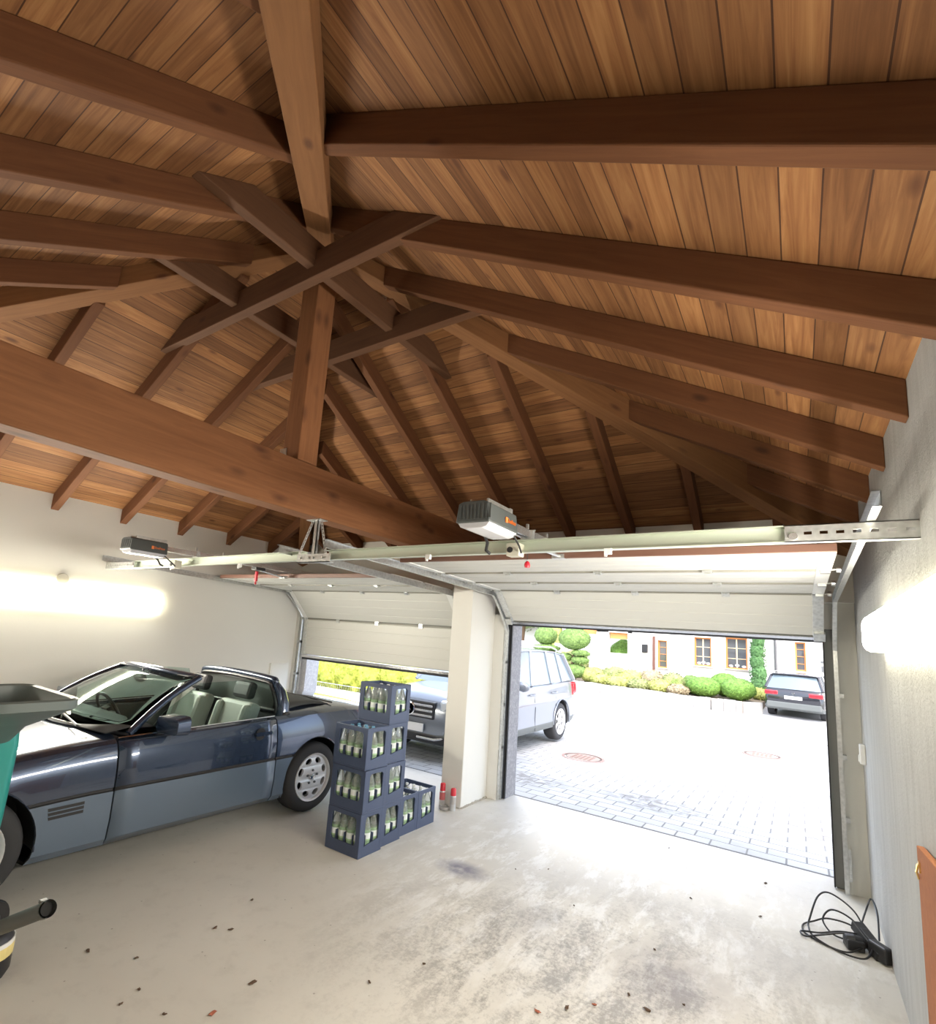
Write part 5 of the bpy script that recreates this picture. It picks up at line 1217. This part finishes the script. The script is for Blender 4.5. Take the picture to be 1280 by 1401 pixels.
tag(b.build('yellow_hedge', LHED), 'bright yellow green hedge seen under the half lowered garage door', 'hedge')

# ------------------------------------------------------------------ garden shredder and canister at the left edge
TEAL = mat('teal_plastic', (.02, .30, .27), .3, 0, Coat_Weight=.4); HOPG = mat('hopper_grey', (.13, .16, .155), .45)
e = empty('garden_shredder', (-.42, -1.40, 0), 'teal garden shredder with a wide grey hopper at the left picture edge', 'garden shredder')
def rr2(cx, cy, hx, hy, r, n=6): return [(p + cx, q + cy) for p, q in rrect(-hx, hx, -hy, hy, r, n)]
lv = [(.20, .13, .05, .90), (.21, .14, .05, 1.15), (.27, .17, .07, 1.20), (.37, .22, .10, 1.262), (.375, .225, .10, 1.268), (.375, .225, .10, 1.300), (.39, .24, .11, 1.305), (.39, .24, .11, 1.295), (.385, .235, .105, 1.262)]
HXc, HYc = -.43, -1.345; BXc = -.83; BYc = -1.31
b = MB(); b.grid([[(x, y, z) for x, y in rr2(HXc + min(0, (z - 1.24)) * 1.6 if z > 1.1 else BXc, HYc, hx, hy, r_)] for hx, hy, r_, z in [(.19, .10, .05, .98), (.20, .11, .05, 1.11), (.25, .14, .07, 1.15), (.345, .195, .09, 1.235), (.365, .21, .10, 1.25), (.365, .21, .10, 1.292), (.35, .195, .09, 1.300), (.335, .18, .085, 1.292), (.325, .17, .08, 1.245), (.25, .14, .05, 1.19), (.20, .10, .03, 1.17)]], close=True)
b.F([b.V(x, y, 1.17) for x, y in rr2(HXc - .112, HYc, .20, .10, .03)]); hp = b.build('hopper', HOPG, e, smooth=35)
b = MB(); 
for i in range(46):
    x = HXc - .30 + i * .0133; b.cbox((x, HYc - .2105, 1.268), (.005, .004, .030))
b.build('rim_ribs', HOPG, hp)
for nm, m_, q in (('white_sticker', WHTP, [(-.34, -1.31), (-.25, -1.33), (-.23, -1.27), (-.32, -1.25)]), ('grey_sticker', mat('sticker_grey', (.45, .52, .54), .5), [(-.31, -1.245), (-.22, -1.265), (-.20, -1.22), (-.29, -1.20)])):
    b = MB(); b.prism(q, lambda u, v, t: (u, v, t), 1.2455, 1.2465)
    b.build(nm, m_, hp)
b = MB(); b.grid([[(x, y, z) for x, y in rr2(BXc, BYc - .02, hx, hy, .05)] for hx, hy, z in [(.15, .10, .30), (.20, .12, .34), (.215, .13, .60), (.225, .135, .98), (.215, .125, 1.10)]], close=True)
b.F([b.V(x, y, .30) for x, y in rr2(BXc, BYc - .02, .15, .10, .05)]); b.build('body', TEAL, e, smooth=35)
for sx in (-.17, .17):
    b = MB(); b.tube([(BXc + sx, BYc - .10, .36), (BXc + sx * 1.2, BYc - .12, .02)], .014, 8); b.build('leg', BLKP, e)
    b = MB(); b.lathe([(0, -.02), (.085, -.02), (.09, 0), (.085, .02), (0, .02)], 24, 0, 'x', (BXc + sx * 1.25, BYc + .12, .09)); b.build('wheel', BLKP, e, smooth=40)
    b = MB(); b.tube([(BXc + sx, BYc + .10, .36), (BXc + sx * 1.2, BYc + .12, .09)], .014, 8); b.build('leg', BLKP, e)
e = empty('cleaner_canister', (-.02, -1.42, 0), 'black canister with a yellow sticker and a grey pipe at the lower left edge', 'canister')
b = MB(); b.lathe([(0, 0), (.10, .0), (.115, .03), (.115, .16), (.09, .20), (.045, .22), (.04, .26), (0, .26)], 24, 0, 'z', (-.255, -1.31, 0)); b.build('tank', BLKP, e, smooth=40)
b = MB(); b.lathe([(.117, .095), (.117, .145)], 24, 0, 'z', (-.255, -1.31, 0)); b.build('yellow_sticker', mat('yellow_print', (.75, .62, .25), .5), e)
b = MB(); b.lathe([(.117, .145), (.117, .165)], 24, 0, 'z', (-.255, -1.31, 0)); b.build('white_sticker', WHTP, e)
b = MB(); p0, p1 = Vector((-.30, -1.34, .170)), Vector((.315, -1.30, .485))
b.tube([p0, p1], .032, 20, 0, caps=False); b.tube([p1, p0], .028, 20, 0, caps=False); d = (p1 - p0).normalized()
b.tube([p1 - d * .04, p1], .035, 20, 0, caps=False); b.tube([p1 - d * .02, p1 - d * .018], .028, 20, 1)
pp = b.build('pipe', [mat('pipe_dark_grey', (.075, .08, .075), .45), mat('pipe_inside', (.03, .03, .03), 1.)], e, smooth=50)
b = MB(); b.cbox(tuple(p1 - d * .05 + Vector((0, 0, .038))), (.03, .03, .016)); b.build('catch_button', GRYP, pp, bevel=.003)
b = MB(); b.tube([(-.16, -1.38, .20), (-.14, -1.36, .27), (-.12, -1.34, .27)], .03, 10); b.build('elbow', mat('blue_grey_plastic', (.16, .20, .22), .5), e, smooth=60)
